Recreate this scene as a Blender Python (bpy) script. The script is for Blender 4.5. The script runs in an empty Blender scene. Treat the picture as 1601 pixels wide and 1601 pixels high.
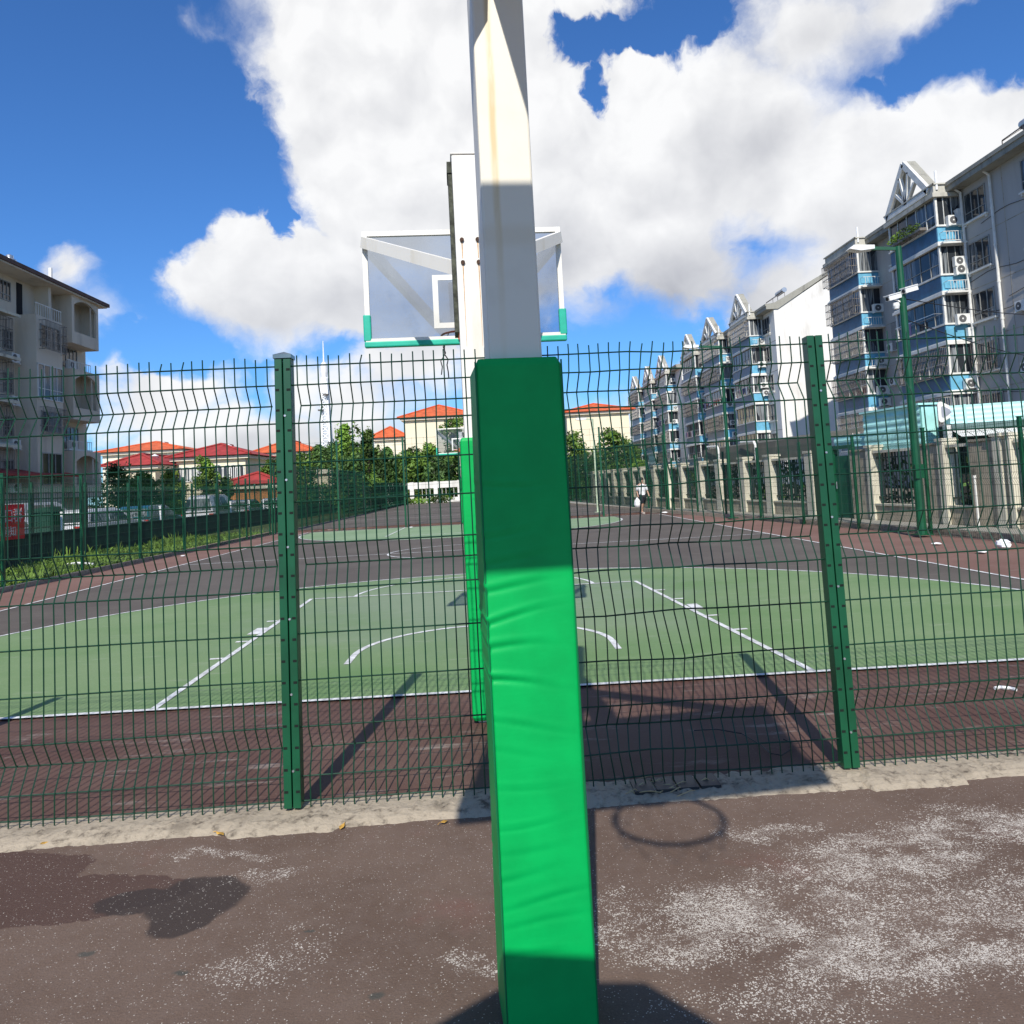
import bpy, math, random
from mathutils import Vector, Matrix
sc = bpy.context.scene
R = math.radians
rnd = random.Random(7)
# ---------------- camera ----------------
FPX, PX, PY, EYE = 1225.0, 800.5, 678.0, 1.58
_F = Vector(((776-PX)/FPX, -(758-PY)/FPX, -1.0)).normalized()
_U = Vector((-.052, 1.0, 0.0)); _U.z = -(_U.x*_F.x+_U.y*_F.y)/_F.z; _U.normalize()
_R = _F.cross(_U)
ROT = Matrix((_R, _F, _U))                     # camera axes -> world
cam = bpy.data.cameras.new('camera'); camo = bpy.data.objects.new('camera', cam)
sc.collection.objects.link(camo); sc.camera = camo
camo.matrix_world = Matrix.Translation((0, 0, EYE)) @ ROT.to_4x4()
cam.sensor_width = 36; cam.sensor_fit = 'HORIZONTAL'; cam.lens = 36*FPX/1601
cam.shift_y = -(800.5-PY)/1601; cam.clip_start = .05; cam.clip_end = 3000
def ray(x, y): return ROT @ Vector(((x-PX)/FPX, -(y-PY)/FPX, -1.0))
def gp(x, y, z=0.0):
    r = ray(x, y); t = (z-EYE)/r.z; return Vector((r.x*t, r.y*t, z))
def atY(x, y, Y):
    r = ray(x, y); t = Y/r.y; return Vector((r.x*t, Y, EYE+r.z*t))
def atX(x, y, X):
    r = ray(x, y); t = X/r.x; return Vector((X, r.y*t, EYE+r.z*t))
# ---------------- sun, sky ----------------
SUN_EL, SUN_AZ = R(40.2), R(6.7)
sd = Vector((math.sin(SUN_AZ)*math.cos(SUN_EL), math.cos(SUN_AZ)*math.cos(SUN_EL), -math.sin(SUN_EL)))
sl = bpy.data.lights.new('sun', 'SUN'); sl.energy = 5.0; sl.angle = R(.53); sl.color = (1, .95, .87)
so = bpy.data.objects.new('sun', sl); sc.collection.objects.link(so); so.rotation_euler = sd.to_track_quat('-Z', 'Y').to_euler()
sc.view_settings.view_transform = 'Standard'; sc.view_settings.look = 'None'; sc.view_settings.gamma = 1
sc.view_settings.exposure = 0.0
sc.cycles.max_bounces = 6; sc.cycles.transparent_max_bounces = 24
class NT:
    """tiny helper round a node tree"""
    def __init__(s, t): s.t = t; s.L = t.links
    def n(s, typ, **k):
        o = s.t.nodes.new(typ)
        for a, b in k.items(): setattr(o, a, b)
        return o
    def put(s, sock, v):
        if isinstance(v, bpy.types.NodeSocket): s.L.new(v, sock)
        else:
            if isinstance(v, (tuple, list)) and hasattr(sock, 'default_value') and len(sock.default_value) == 4 and len(v) == 3: v = (*v, 1)
            sock.default_value = v
    def m(s, op, a, b=None, c=None, clamp=False):
        o = s.n('ShaderNodeMath', operation=op, use_clamp=clamp); s.put(o.inputs[0], a)
        if b is not None: s.put(o.inputs[1], b)
        if c is not None: s.put(o.inputs[2], c)
        return o.outputs[0]
    def v(s, op, a, b=None, out=0):
        o = s.n('ShaderNodeVectorMath', operation=op); s.put(o.inputs[0], a)
        if b is not None: s.put(o.inputs[1], b)
        return o.outputs[out]
    def noise(s, vec, scale, detail=4, rough=.55, dist=0.0, col=False):
        o = s.n('ShaderNodeTexNoise'); s.put(o.inputs['Vector'], vec); o.inputs['Scale'].default_value = scale
        o.inputs['Detail'].default_value = detail; o.inputs['Roughness'].default_value = rough; o.inputs['Distortion'].default_value = dist
        return o.outputs['Color' if col else 'Fac']
    def vor(s, vec, scale, feature='F1', out='Distance'):
        o = s.n('ShaderNodeTexVoronoi', feature=feature); s.put(o.inputs['Vector'], vec); o.inputs['Scale'].default_value = scale
        return o.outputs[out]
    def ss(s, x, a, b, lo=0.0, hi=1.0):
        o = s.n('ShaderNodeMapRange', interpolation_type='SMOOTHSTEP'); s.put(o.inputs[0], x)
        for i, q in enumerate((a, b, lo, hi)): o.inputs[i+1].default_value = q
        return o.outputs[0]
    def mix(s, f, a, b, typ='MIX'):
        o = s.n('ShaderNodeMix', data_type='RGBA', blend_type=typ); s.put(o.inputs[0], f); s.put(o.inputs[6], a); s.put(o.inputs[7], b)
        return o.outputs[2]
    def comb(s, x, y, z):
        o = s.n('ShaderNodeCombineXYZ'); s.put(o.inputs[0], x); s.put(o.inputs[1], y); s.put(o.inputs[2], z); return o.outputs[0]
    def sep(s, v):
        o = s.n('ShaderNodeSeparateXYZ'); s.put(o.inputs[0], v); return o.outputs

W = bpy.data.worlds.new('World'); sc.world = W; W.use_nodes = True
W.node_tree.nodes.clear(); w = NT(W.node_tree)
sky = w.n('ShaderNodeTexSky', sky_type='NISHITA', sun_disc=False, sun_elevation=SUN_EL, sun_rotation=R(186.7), air_density=1.0, dust_density=.35, ozone_density=2.2)
skyc = w.mix(1.0, sky.outputs[0], (.40, .76, 1.22), 'MULTIPLY')
bg = w.n('ShaderNodeBackground'); w.put(bg.inputs[0], skyc); w.put(bg.inputs[1], .125)
tc = w.n('ShaderNodeTexCoord').outputs['Generated']
X, Y, Z = w.sep(w.v('NORMALIZE', tc))
AE = w.comb(w.m('ARCTAN2', X, Y), w.m('ARCSINE', Z), 0.0)
def azel(x, y):
    r = ray(x, y).normalized(); return math.atan2(r.x, r.y), math.asin(r.z)
def warp(vec, amp, sc_, det):
    return w.v('ADD', vec, w.v('MULTIPLY', w.v('SUBTRACT', w.noise(vec, sc_, det, .6, col=True), (.5, .5, .5)), (amp, amp, 0)))
P1 = warp(warp(AE, .08, 6, 3), .055, 18, 9)
def blobs(vec, lst):
    acc = None
    for x, y, rx, ry, st in lst:
        a, e = azel(x, y); kx, ky = FPX/rx, FPX/ry
        d = w.v('LENGTH', w.v('MULTIPLY', w.v('SUBTRACT', vec, (a, e, 0)), (kx, ky, 0)), out=1)
        f = w.m('MULTIPLY', w.m('SUBTRACT', 1.0, d), st)
        acc = f if acc is None else w.m('SMOOTH_MAX', acc, f, .08)
    return acc
# (x, y, half width, half height, strength): the big cumulus and its neighbours, given as directions
pos = [(640, 60, 280, 200, 1.6), (470, -120, 120, 150, 1.2), (545, 260, 75, 110, 1.4), (560, 200, 130, 170, 1.5), (700, 300, 260, 270, 1.6), (420, 440, 165, 110, 1.5), (395, 380, 95, 75, 1.4), (600, 460, 250, 95, 1.5),
       (640, 510, 230, 40, 1.0), (860, 250, 200, 260, 1.6), (1030, 270, 190, 190, 1.6), (1010, 110, 90, 60, 1.3), (1150, 200, 200, 150, 1.5), (1080, 400, 150, 110, 1.3), (1330, 270, 260, 120, 1.6),
       (1480, 240, 220, 115, 1.5), (1600, 260, 160, 110, 1.5), (1260, 60, 150, 110, 1.2), (1400, 10, 170, 90, .9), (1240, 470, 130, 95, 1.3), (1400, 420, 200, 130, 1.4), (120, 420, 45, 45, .9), (150, 500, 50, 60, .62), (170, 560, 40, 50, .55),
       (255, 620, 130, 75, .95), (390, 680, 200, 65, 1.2), (560, 640, 140, 90, 1.1), (640, 580, 130, 60, .9), (480, 620, 70, 70, .9), (930, 700, 200, 100, .9), (900, 10, 130, 45, .8), (290, 20, 90, 30, .42), (1200, 560, 160, 60, .6)]
fb = w.m('SUBTRACT', w.noise(w.v('MULTIPLY', AE, (1, 1.25, 0)), 9, 9, .62), .5)
fb2 = w.m('SUBTRACT', w.noise(P1, 34, 6, .6), .5)
FLD = w.m('ADD', blobs(P1, pos), w.m('ADD', w.m('MULTIPLY', fb, .8), w.m('MULTIPLY', fb2, .45)))
# the rest of the sky dome, away from this view, carries scattered cloud from noise alone
els = w.ss(Z, .0, .3)
gen = w.m('SUBTRACT', w.noise(w.v('DIVIDE', w.comb(X, Y, 0), w.m('ADD', Z, .35)), 2.3, 7, .6), .46)
away = w.ss(Y, .55, .2)
FLD = w.m('MAXIMUM', FLD, w.m('SUBTRACT', w.m('MULTIPLY', gen, 2.2), w.m('MULTIPLY', w.m('SUBTRACT', 1.0, away), 2.0)))
holes = blobs(warp(warp(AE, .10, 9, 4), .05, 30, 9), [(90, 130, 250, 210, 1.0), (250, 300, 150, 110, .8), (375, 260, 55, 95, 1.1), (430, 330, 30, 45, .8), (905, 60, 75, 45, 1.0), (930, 130, 40, 55, .9), (1010, 50, 110, 32, .9), (1110, 25, 55, 30, .7),
        (1570, 60, 140, 75, 1.1), (1420, 130, 90, 22, .7), (1172, 402, 26, 30, .26), (950, 452, 40, 22, .18), (940, 560, 110, 38, .9), (240, 540, 130, 45, .8), (1110, 545, 50, 30, .5)])
FLD = w.m('SUBTRACT', FLD, w.m('MULTIPLY', w.m('MAXIMUM', holes, 0.0), 1.35))
soft = w.m('MAXIMUM', blobs(AE, [(1330, 90, 330, 170, 1.0), (1190, 400, 160, 110, 1.0), (960, 490, 150, 70, .9), (330, 530, 260, 60, .8), (150, 470, 90, 120, 1.2), (330, 20, 120, 80, 1.0), (600, 640, 600, 90, .7)]), 0.0)
DEN = w.m('DIVIDE', w.m('ADD', FLD, w.m('MULTIPLY', soft, .12)), w.m('ADD', .40, w.m('MULTIPLY', soft, .85)), clamp=True)
DEN = w.ss(DEN, 0.0, 1.0)
# shading of the cloud body: broad grey base, soft relief
grey = blobs(AE, [(640, 480, 330, 85, .9), (1060, 470, 240, 120, 1.35), (870, 420, 160, 130, .9), (1180, 240, 150, 90, .65), (1000, 330, 160, 60, .4), (430, 510, 190, 60, .8), (1330, 350, 200, 80, .35), (1300, 60, 200, 90, .5), (560, 700, 420, 45, .8), (720, 330, 160, 50, .3)])
P2 = warp(AE, .06, 7, 3)
sh = w.noise(w.v('ADD', P2, (.018, -.03, 0)), 9, 5, .5)
s0 = w.noise(P2, 9, 5, .5)
rel = w.m('MULTIPLY', w.m('SUBTRACT', s0, sh), .8)
body = w.m('ADD', w.m('SUBTRACT', w.m('ADD', .95, rel), w.m('MULTIPLY', w.m('MAXIMUM', grey, 0.0), .44)), w.m('MULTIPLY', w.m('SUBTRACT', w.noise(P2, 4, 3, .4), .5), .22), clamp=True)
ccol = w.mix(body, (.46, .48, .56), (1.0, 1.0, 1.0))
cb = w.n('ShaderNodeBackground'); w.put(cb.inputs[0], ccol); w.put(cb.inputs[1], w.m('MULTIPLY', w.m('ADD', .66, w.m('MULTIPLY', body, .34)), w.m('SUBTRACT', 1.0, w.m('MULTIPLY', away, .68))))
mx = w.n('ShaderNodeMixShader'); w.put(mx.inputs[0], w.m('MULTIPLY', w.m('MULTIPLY', DEN, .97), w.ss(Z, -.02, .02))); w.L.new(bg.outputs[0], mx.inputs[1]); w.L.new(cb.outputs[0], mx.inputs[2])
wo = w.n('ShaderNodeOutputWorld'); w.L.new(mx.outputs[0], wo.inputs[0])

# ---------------- materials ----------------
MATS = {}
def mat(name, col, rough=.7, metal=0.0, var=.12, scale=3.0, bump=0.0, bscale=40.0, spec=.4, coat=0.0):
    if name in MATS: return MATS[name]
    m = bpy.data.materials.new(name); m.use_nodes = True; t = NT(m.node_tree); b = m.node_tree.nodes['Principled BSDF']
    P = t.n('ShaderNodeNewGeometry').outputs['Position']
    if var > 0:
        f = t.noise(P, scale, 6, .6)
        lo = tuple(max(0, c*(1-var*1.6)) for c in col); hi = tuple(min(1, c*(1+var*1.3)) for c in col)
        t.put(b.inputs['Base Color'], t.mix(t.ss(f, .3, .7), lo, hi))
    else: t.put(b.inputs['Base Color'], col)
    b.inputs['Roughness'].default_value = rough; b.inputs['Metallic'].default_value = metal; b.inputs['Specular IOR Level'].default_value = spec
    b.inputs['Coat Weight'].default_value = coat
    if bump > 0:
        bp = t.n('ShaderNodeBump'); bp.inputs['Strength'].default_value = bump; bp.inputs['Distance'].default_value = .01
        t.put(bp.inputs['Height'], t.noise(P, bscale, 5, .6)); t.L.new(bp.outputs[0], b.inputs['Normal'])
    MATS[name] = m; return m
def stained(name, col, dirt, amount=.5, scale=1.2, rough=.8, vert=True, bump=.3):
    """painted or rendered wall with weather streaks"""
    m = bpy.data.materials.new(name); m.use_nodes = True; t = NT(m.node_tree); b = m.node_tree.nodes['Principled BSDF']
    P = t.n('ShaderNodeNewGeometry').outputs['Position']
    f = t.noise(t.v('MULTIPLY', P, (1, 1, .18 if vert else 1)), scale*2.2, 6, .65)
    g = t.noise(P, scale*.6, 4, .6)
    k = t.m('MULTIPLY', t.m('ADD', t.ss(f, .48, .75), t.m('MULTIPLY', t.ss(g, .5, .75), .6)), amount, clamp=True)
    t.put(b.inputs['Base Color'], t.mix(k, col, dirt)); b.inputs['Roughness'].default_value = rough; b.inputs['Specular IOR Level'].default_value = .25
    if bump:
        bp = t.n('ShaderNodeBump'); bp.inputs['Strength'].default_value = bump; bp.inputs['Distance'].default_value = .01
        t.put(bp.inputs['Height'], t.noise(P, 30, 5, .6)); t.L.new(bp.outputs[0], b.inputs['Normal'])
    MATS[name] = m; return m
def glass_dark(name, col=(.03, .035, .04), curtain=(.25, .27, .28)):
    m = bpy.data.materials.new(name); m.use_nodes = True; t = NT(m.node_tree); b = m.node_tree.nodes['Principled BSDF']
    P = t.n('ShaderNodeNewGeometry').outputs['Position']
    f = t.vor(t.v('MULTIPLY', P, (1, 1, .35)), .9, out='Color')
    fs = t.sep(f)[0]; folds = t.noise(t.v('MULTIPLY', P, (6, 6, .3)), 2.0, 3)
    k = t.m('MULTIPLY', t.ss(fs, .52, .66), t.ss(folds, .35, .65))
    t.put(b.inputs['Base Color'], t.mix(k, col, curtain)); b.inputs['Roughness'].default_value = .07; b.inputs['Specular IOR Level'].default_value = .38
    MATS[name] = m; return m
M_galv = mat('green_powder_coat', (.004, .075, .03), .38, 0, .12, 4, spec=.5)
M_wire = mat('green_coated_wire', (.003, .042, .020), .42, 0, .1, 3, spec=.5)
M_hole = mat('dark_hole', (.004, .008, .006), .9, 0, 0)
M_steel = mat('steel_bolt', (.55, .56, .57), .35, .8, .1)
M_rust = mat('rusty_bolt', (.07, .035, .02), .8, 0, .4, 60)
M_white = mat('white_trim', (.72, .71, .66), .6, 0, .08, 2)
M_wpaint = stained('white_painted_steel', (.80, .77, .70), (.58, .50, .33), .45, 1.8, .45, True, 0)
M_line = mat('court_line_paint', (.68, .68, .66), .7, 0, .18, 9)
M_roofs = stained('weathered_roof_cement', (.34, .33, .28), (.13, .125, .11), .7, .9)
M_parap = stained('weathered_parapet', (.52, .50, .43), (.24, .23, .19), .8, 1.4)
M_blue_shade = mat('shaded_blue_tile', (.012, .088, .185), .4, 0, .14, 2.2)  # parapet fronts: shade of the side away from the sun put into the colour
M_blue_lit = mat('sunlit_blue_tile', (.14, .40, .56), .45, 0, .10, 2.2)  # same tile on the parapet ends, lightened in colour as if sunlit
M_wallg = stained('grey_facade', (.46, .44, .41), (.30, .28, .25), .4, .35)
M_wallw = stained('white_facade', (.78, .76, .71), (.48, .45, .40), .6, .45)
M_wallb = stained('beige_facade', (.68, .60, .48), (.36, .31, .24), .6, .35)
M_cream = stained('cream_render', (.82, .74, .54), (.6, .5, .33), .25, .3)
M_creamw = stained('pale_cream_render', (.84, .78, .62), (.66, .6, .48), .25, .3)
M_orange = mat('orange_roof_tiles', (.62, .13, .045), .75, 0, .15, 1.5)
M_red = mat('dark_red_roof_tiles', (.36, .045, .04), .75, 0, .15, 1.5)
M_stone = stained('stained_stone_wall', (.44, .38, .28), (.13, .115, .09), .95, 1.6, .9, False, .6)
M_conc = stained('weathered_concrete', (.40, .335, .25), (.11, .088, .065), 1.0, 9, .9, False, 1.0)
M_concl = stained('pale_pillar_render', (.66, .62, .49), (.26, .24, .19), .8, 1.4, .85)
M_teal = mat('teal_corrugated_sheet', (.42, .78, .72), .5, 0, .08, 2)
M_tealb = mat('pale_aqua_sheet', (.50, .84, .80), .5, 0, .06, 2)
M_glass = glass_dark('window_glass')
M_frame = mat('window_frame_metal', (.30, .30, .28), .5, 0, .1)
M_framew = mat('white_window_frame', (.68, .68, .64), .5, 0, .06)
M_cage = mat('steel_cage_bars', (.22, .20, .18), .55, .3, .3, 8)
M_cagel = mat('pale_cage_bars', (.5, .46, .4), .55, .2, .2, 8)
M_ac = mat('air_conditioner_casing', (.74, .74, .70), .5, 0, .06)
M_fan = mat('fan_grille', (.10, .10, .10), .6, 0, .1)
M_dark = mat('dark_interior', (.02, .02, .022), .9, 0, 0)
M_darkwall = mat('dark_green_boundary_wall', (.012, .035, .03), .7, 0, .3, 3)
M_rail = mat('dark_railing', (.012, .025, .024), .5, 0, .1)
M_bark = mat('tree_bark', (.10, .075, .05), .9, 0, .3, 8)

# ---------------- mesh builder ----------------
COL = sc.collection
class MB:
    def __init__(s): s.v = []; s.f = []; s.mi = []; s.cur = 0; s.smooth = False
    def face(s, idx): s.f.append(idx); s.mi.append(s.cur)
    def quad(s, *p):
        n = len(s.v); s.v += [tuple(q) for q in p]; s.face(tuple(range(n, n+len(p))))
    def box(s, x0, x1, y0, y1, z0, z1):
        n = len(s.v)
        s.v += [(x0, y0, z0), (x1, y0, z0), (x1, y1, z0), (x0, y1, z0), (x0, y0, z1), (x1, y0, z1), (x1, y1, z1), (x0, y1, z1)]
        for q in ((3, 2, 1, 0), (4, 5, 6, 7), (0, 1, 5, 4), (1, 2, 6, 5), (2, 3, 7, 6), (3, 0, 4, 7)): s.face(tuple(n+i for i in q))
    def bar(s, a, b, w_, h_=None, up=(0, 0, 1)):
        h_ = w_ if h_ is None else h_; a = Vector(a); b = Vector(b); d = (b-a).normalized(); u = Vector(up)
        if abs(d.dot(u)) > .95: u = Vector((0, 1, 0))
        sx = d.cross(u).normalized(); sy = sx.cross(d).normalized(); n = len(s.v)
        for p in (a, b):
            for i, j in ((-1, -1), (1, -1), (1, 1), (-1, 1)): s.v.append(tuple(p+sx*(w_/2*i)+sy*(h_/2*j)))
        for q in ((0, 3, 2, 1), (4, 5, 6, 7), (0, 1, 5, 4), (1, 2, 6, 5), (2, 3, 7, 6), (3, 0, 4, 7)): s.face(tuple(n+i for i in q))
    def tube(s, pts, r, n=6, cap=True):
        pts = [Vector(p) for p in pts]; rs = r if isinstance(r, (list, tuple)) else [r]*len(pts); base = len(s.v)
        ref = None
        for i, p in enumerate(pts):
            d = (pts[min(i+1, len(pts)-1)]-pts[max(i-1, 0)]).normalized()
            u = Vector((0, 0, 1)) if abs(d.z) < .9 else Vector((1, 0, 0))
            a = d.cross(u).normalized() if ref is None else (ref-d*ref.dot(d)).normalized()
            ref = a; b = d.cross(a)
            for k in range(n):
                t = 2*math.pi*k/n; s.v.append(tuple(p+(a*math.cos(t)+b*math.sin(t))*rs[i]))
        for i in range(len(pts)-1):
            for k in range(n):
                a0 = base+i*n+k; a1 = base+i*n+(k+1) % n; s.face((a0, a1, a1+n, a0+n))
        if cap: s.face(tuple(base+k for k in reversed(range(n)))); s.face(tuple(base+(len(pts)-1)*n+k for k in range(n)))
    def prism(s, poly, axis, a, b):
        """polygon in the plane normal to axis, extruded from a to b"""
        def P(p, t): return {'x': (t, p[0], p[1]), 'y': (p[0], t, p[1]), 'z': (p[0], p[1], t)}[axis]
        n = len(s.v); k = len(poly); s.v += [P(p, a) for p in poly]+[P(p, b) for p in poly]
        s.face(tuple(range(n, n+k))); s.face(tuple(reversed(range(n+k, n+2*k))))
        for i in range(k): j = (i+1) % k; s.face((n+i, n+k+i, n+k+j, n+j))
    def lathe(s, prof, n=16, c=(0, 0, 0)):
        base = len(s.v)
        for r_, z_ in prof:
            for k in range(n): t = 2*math.pi*k/n; s.v.append((c[0]+r_*math.cos(t), c[1]+r_*math.sin(t), c[2]+z_))
        for i in range(len(prof)-1):
            for k in range(n): a0 = base+i*n+k; a1 = base+i*n+(k+1) % n; s.face((a0, a1, a1+n, a0+n))
    def mesh(s, name, mats):
        me = bpy.data.meshes.new(name); me.from_pydata(s.v, [], s.f)
        for m in (mats if isinstance(mats, (list, tuple)) else [mats]): me.materials.append(m)
        me.polygons.foreach_set('material_index', s.mi)
        if s.smooth: me.polygons.foreach_set('use_smooth', [True]*len(s.f))
        me.update(); return me
    def build(s, name, mats, parent=None, loc=None, rz=0, bevel=0):
        o = bpy.data.objects.new(name, s.mesh(name, mats)); COL.objects.link(o)
        if parent: o.parent = parent
        if loc is not None: o.location = loc
        if rz: o.rotation_euler.z = rz
        if bevel:
            b = o.modifiers.new('bevel', 'BEVEL'); b.width = bevel; b.segments = 2; b.limit_method = 'ANGLE'
        return o
def tag(o, label, cat, group=None):
    o['label'] = label; o['category'] = cat
    if group: o['group'] = group
    return o
def kind(o, k='structure'): o['kind'] = k; return o
def empty(name, label, cat, loc=(0, 0, 0), rz=0, group=None):
    o = bpy.data.objects.new(name, None); COL.objects.link(o); o.location = loc; o.rotation_euler.z = rz; o.empty_display_size = .2
    return tag(o, label, cat, group)
def kids(o): return [c for c in bpy.data.objects if c.parent == o]
def dup(root, loc, rz=None, label=None):
    def cp(o, par):
        ch = kids(o); c = o.copy(); COL.objects.link(c)
        if par: c.parent = par
        for k in ch: cp(k, c)
        return c
    r = cp(root, None); r.location = loc
    if rz is not None: r.rotation_euler.z = rz
    if label: r['label'] = label
    return r
# ---------------- ground and court ----------------
def ground_material():
    m = bpy.data.materials.new('worn_red_court_surface'); m.use_nodes = True; t = NT(m.node_tree); b = m.node_tree.nodes['Principled BSDF']
    P = t.n('ShaderNodeNewGeometry').outputs['Position']
    base = t.mix(t.ss(t.noise(P, 1.1, 6, .6), .35, .68), (.138, .088, .062), (.190, .128, .094))
    base = t.mix(t.ss(t.noise(t.v('ADD', P, (7, 3, 0)), 1.7, 5, .6), .60, .80, 0, .55), base, (.21, .075, .058))
    base = t.mix(t.m('MULTIPLY', t.ss(t.noise(P, 14, 5, .7), .35, .7), .30), base, (.22, .165, .135))
    fine = t.noise(P, 160, 4, .7)
    base = t.mix(t.m('MULTIPLY', t.ss(fine, .35, .7), .4), base, (.06, .045, .04))
    def spot(px, py, rx, ry, amp=.25, sc_=5, w0=.02):
        c = gp(px, py); q = t.v('ADD', P, t.v('MULTIPLY', t.v('SUBTRACT', t.noise(P, sc_, 5, .6, col=True), (.5, .5, .5)), (amp, amp, 0)))
        d = t.v('LENGTH', t.v('DIVIDE', t.v('SUBTRACT', q, (c.x, c.y, 0)), (rx, ry, 1)), out=1)
        return t.ss(d, 1.0+w0, 1.0-w0)
    # damp stains left by a dried puddle
    base = t.mix(t.m('MULTIPLY', t.m('MAXIMUM', spot(60, 1405, .62, .20, .2), spot(-90, 1380, .6, .28, .2)), .8), base, (.078, .042, .033))
    base = t.mix(t.m('MULTIPLY', t.m('MAXIMUM', t.m('MAXIMUM', spot(305, 1404, .20, .175, .12, 5, .10), spot(215, 1410, .16, .10, .12, 5, .10)), spot(285, 1436, .125, .12, .10, 5, .10)), .9), base, (.046, .034, .030))
    for x, y, rr in ((590, 1558, .018), (285, 1521, .018), (137, 1490, .022), (485, 1455, .014)):
        base = t.mix(t.m('MULTIPLY', spot(x, y, rr*1.2, rr*.8, .05, 20, .45), .6), base, (.04, .06, .055))
    # white wear: dense flecks where the coat has scuffed away
    zone = None
    for x, y, rx, ry, k in ((1240, 1440, .42, .22, 1.0), (1100, 1420, .32, .16, .9), (1430, 1330, .42, .13, 1.0), (1480, 1480, .55, .20, .95), (1570, 1290, .5, .13, 1.0), (1560, 1400, .4, .16, .5), (1020, 1470, .22, .14, .9), (1290, 1370, .3, .10, .8), (1330, 1550, .5, .09, .5), (1200, 1300, .22, .06, .5), (410, 1365, .14, .06, .6), (760, 1500, .14, .07, .5), (430, 1500, .18, .15, .33), (330, 1340, .3, .03, .5)):
        s_ = t.m('MULTIPLY', spot(x, y, rx, ry, .55, 2.7, .6), k); zone = s_ if zone is None else t.m('MAXIMUM', zone, s_)
    zone = t.m('MULTIPLY', zone, t.ss(t.noise(t.v('MULTIPLY', P, (1, 1.5, 1)), 3.3, 7, .7), .34, .60))
    def flecks(scale, seed, dens, gain, size):
        q_ = t.v('ADD', t.v('ADD', P, (seed, seed*.7, 0)), t.v('MULTIPLY', t.v('SUBTRACT', t.noise(P, scale*.7, 2, .6, col=True), (.5, .5, .5)), (1.6/scale, 1.6/scale, 0)))
        vv = t.n('ShaderNodeTexVoronoi', feature='F1', voronoi_dimensions='2D'); t.put(vv.inputs['Vector'], q_); vv.inputs['Scale'].default_value = scale
        rr = t.sep(vv.outputs['Color']); pick = t.ss(t.m('SUBTRACT', t.m('ADD', dens, t.m('MULTIPLY', zone, gain)), rr[0]), 0, .03)
        return t.m('MULTIPLY', pick, t.ss(vv.outputs['Distance'], size+.08, size-.08))
    k = t.m('MAXIMUM', flecks(135, 0, .016, .55, .40), t.m('MAXIMUM', flecks(75, 5, .006, .26, .34), flecks(230, 9, .035, .66, .42)))
    k = t.m('MULTIPLY', k, t.ss(t.noise(P, 11, 5, .7), .35, .55, .35, 1.0))
    k = t.m('MAXIMUM', k, t.m('MULTIPLY', zone, .09))
    base = t.mix(k, base, (.64, .58, .50))
    t.put(b.inputs['Base Color'], base); b.inputs['Roughness'].default_value = .85; b.inputs['Specular IOR Level'].default_value = .3
    bp = t.n('ShaderNodeBump'); bp.inputs['Strength'].default_value = .7; bp.inputs['Distance'].default_value = .006
    t.put(bp.inputs['Height'], t.m('ADD', t.noise(P, 90, 6, .7), t.m('MULTIPLY', t.noise(P, 3, 3), .8))); t.L.new(bp.outputs[0], b.inputs['Normal'])
    return m
def court_mat(name, c1, c2, wear, wamt=.5, scale=.8):
    m = bpy.data.materials.new(name); m.use_nodes = True; t = NT(m.node_tree); b = m.node_tree.nodes['Principled BSDF']
    P = t.n('ShaderNodeNewGeometry').outputs['Position']
    c = t.mix(t.ss(t.noise(P, scale, 7, .6), .32, .68), c1, c2)
    c = t.mix(t.m('MULTIPLY', t.ss(t.noise(t.v('MULTIPLY', P, (.5, 2.0, 1)), 3.2, 7, .7), .56, .70), wamt), c, wear)
    c = t.mix(t.m('MULTIPLY', t.ss(t.noise(P, 46, 4, .75), .62, .72), .55*wamt+.12), c, tuple(min(1, x*1.35) for x in wear))
    c = t.mix(t.m('MULTIPLY', t.ss(t.noise(P, 120, 3, .7), .35, .62), .25), c, tuple(x*.45 for x in c1))
    if name == 'green_court_paint':   # the paint has faded to grey where play wears it, round the key
        q_ = t.v('ADD', P, t.v('MULTIPLY', t.v('SUBTRACT', t.noise(P, .9, 6, .6, col=True), (.5, .5, .5)), (5, 5, 0)))
        dd = t.v('LENGTH', t.v('DIVIDE', t.v('SUBTRACT', q_, (-.4, 11.2, 0)), (3.6, 4.2, 1)), out=1)
        c = t.mix(t.ss(dd, 1.15, .3, 0, .55), c, (.24, .285, .215))
    t.put(b.inputs['Base Color'], c); b.inputs['Roughness'].default_value = .8; b.inputs['Specular IOR Level'].default_value = .3
    bp = t.n('ShaderNodeBump'); bp.inputs['Strength'].default_value = .5; bp.inputs['Distance'].default_value = .005
    t.put(bp.inputs['Height'], t.noise(P, 70, 5, .7)); t.L.new(bp.outputs[0], b.inputs['Normal'])
    MATS[name] = m; return m
M_ground = ground_material()
M_earth = court_mat('far_ground', (.16, .14, .11), (.24, .21, .17), (.3, .28, .24), .3, .1)
M_cred = court_mat('dark_red_court', (.108, .055, .042), (.15, .088, .068), (.32, .26, .22), .8, 1.1)
M_cred2 = court_mat('faded_red_margin', (.20, .11, .085), (.25, .145, .115), (.33, .26, .22), .4, .6)
M_casph = court_mat('grey_court_asphalt', (.105, .088, .074), (.14, .12, .10), (.26, .22, .18), .5, .45)
M_cgreen = court_mat('green_court_paint', (.140, .250, .090), (.22, .31, .150), (.31, .365, .24), .6, .33)
M_fgreen = court_mat('faded_green_court_paint', (.21, .32, .17), (.27, .38, .22), (.42, .48, .36), .5, .35)
M_pave = court_mat('pavement_slabs', (.30, .29, .25), (.38, .36, .31), (.2, .19, .17), .5, .5)
def cx(Y): return -.2-.045*(Y-6.1)           # the long axis of the court
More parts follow.
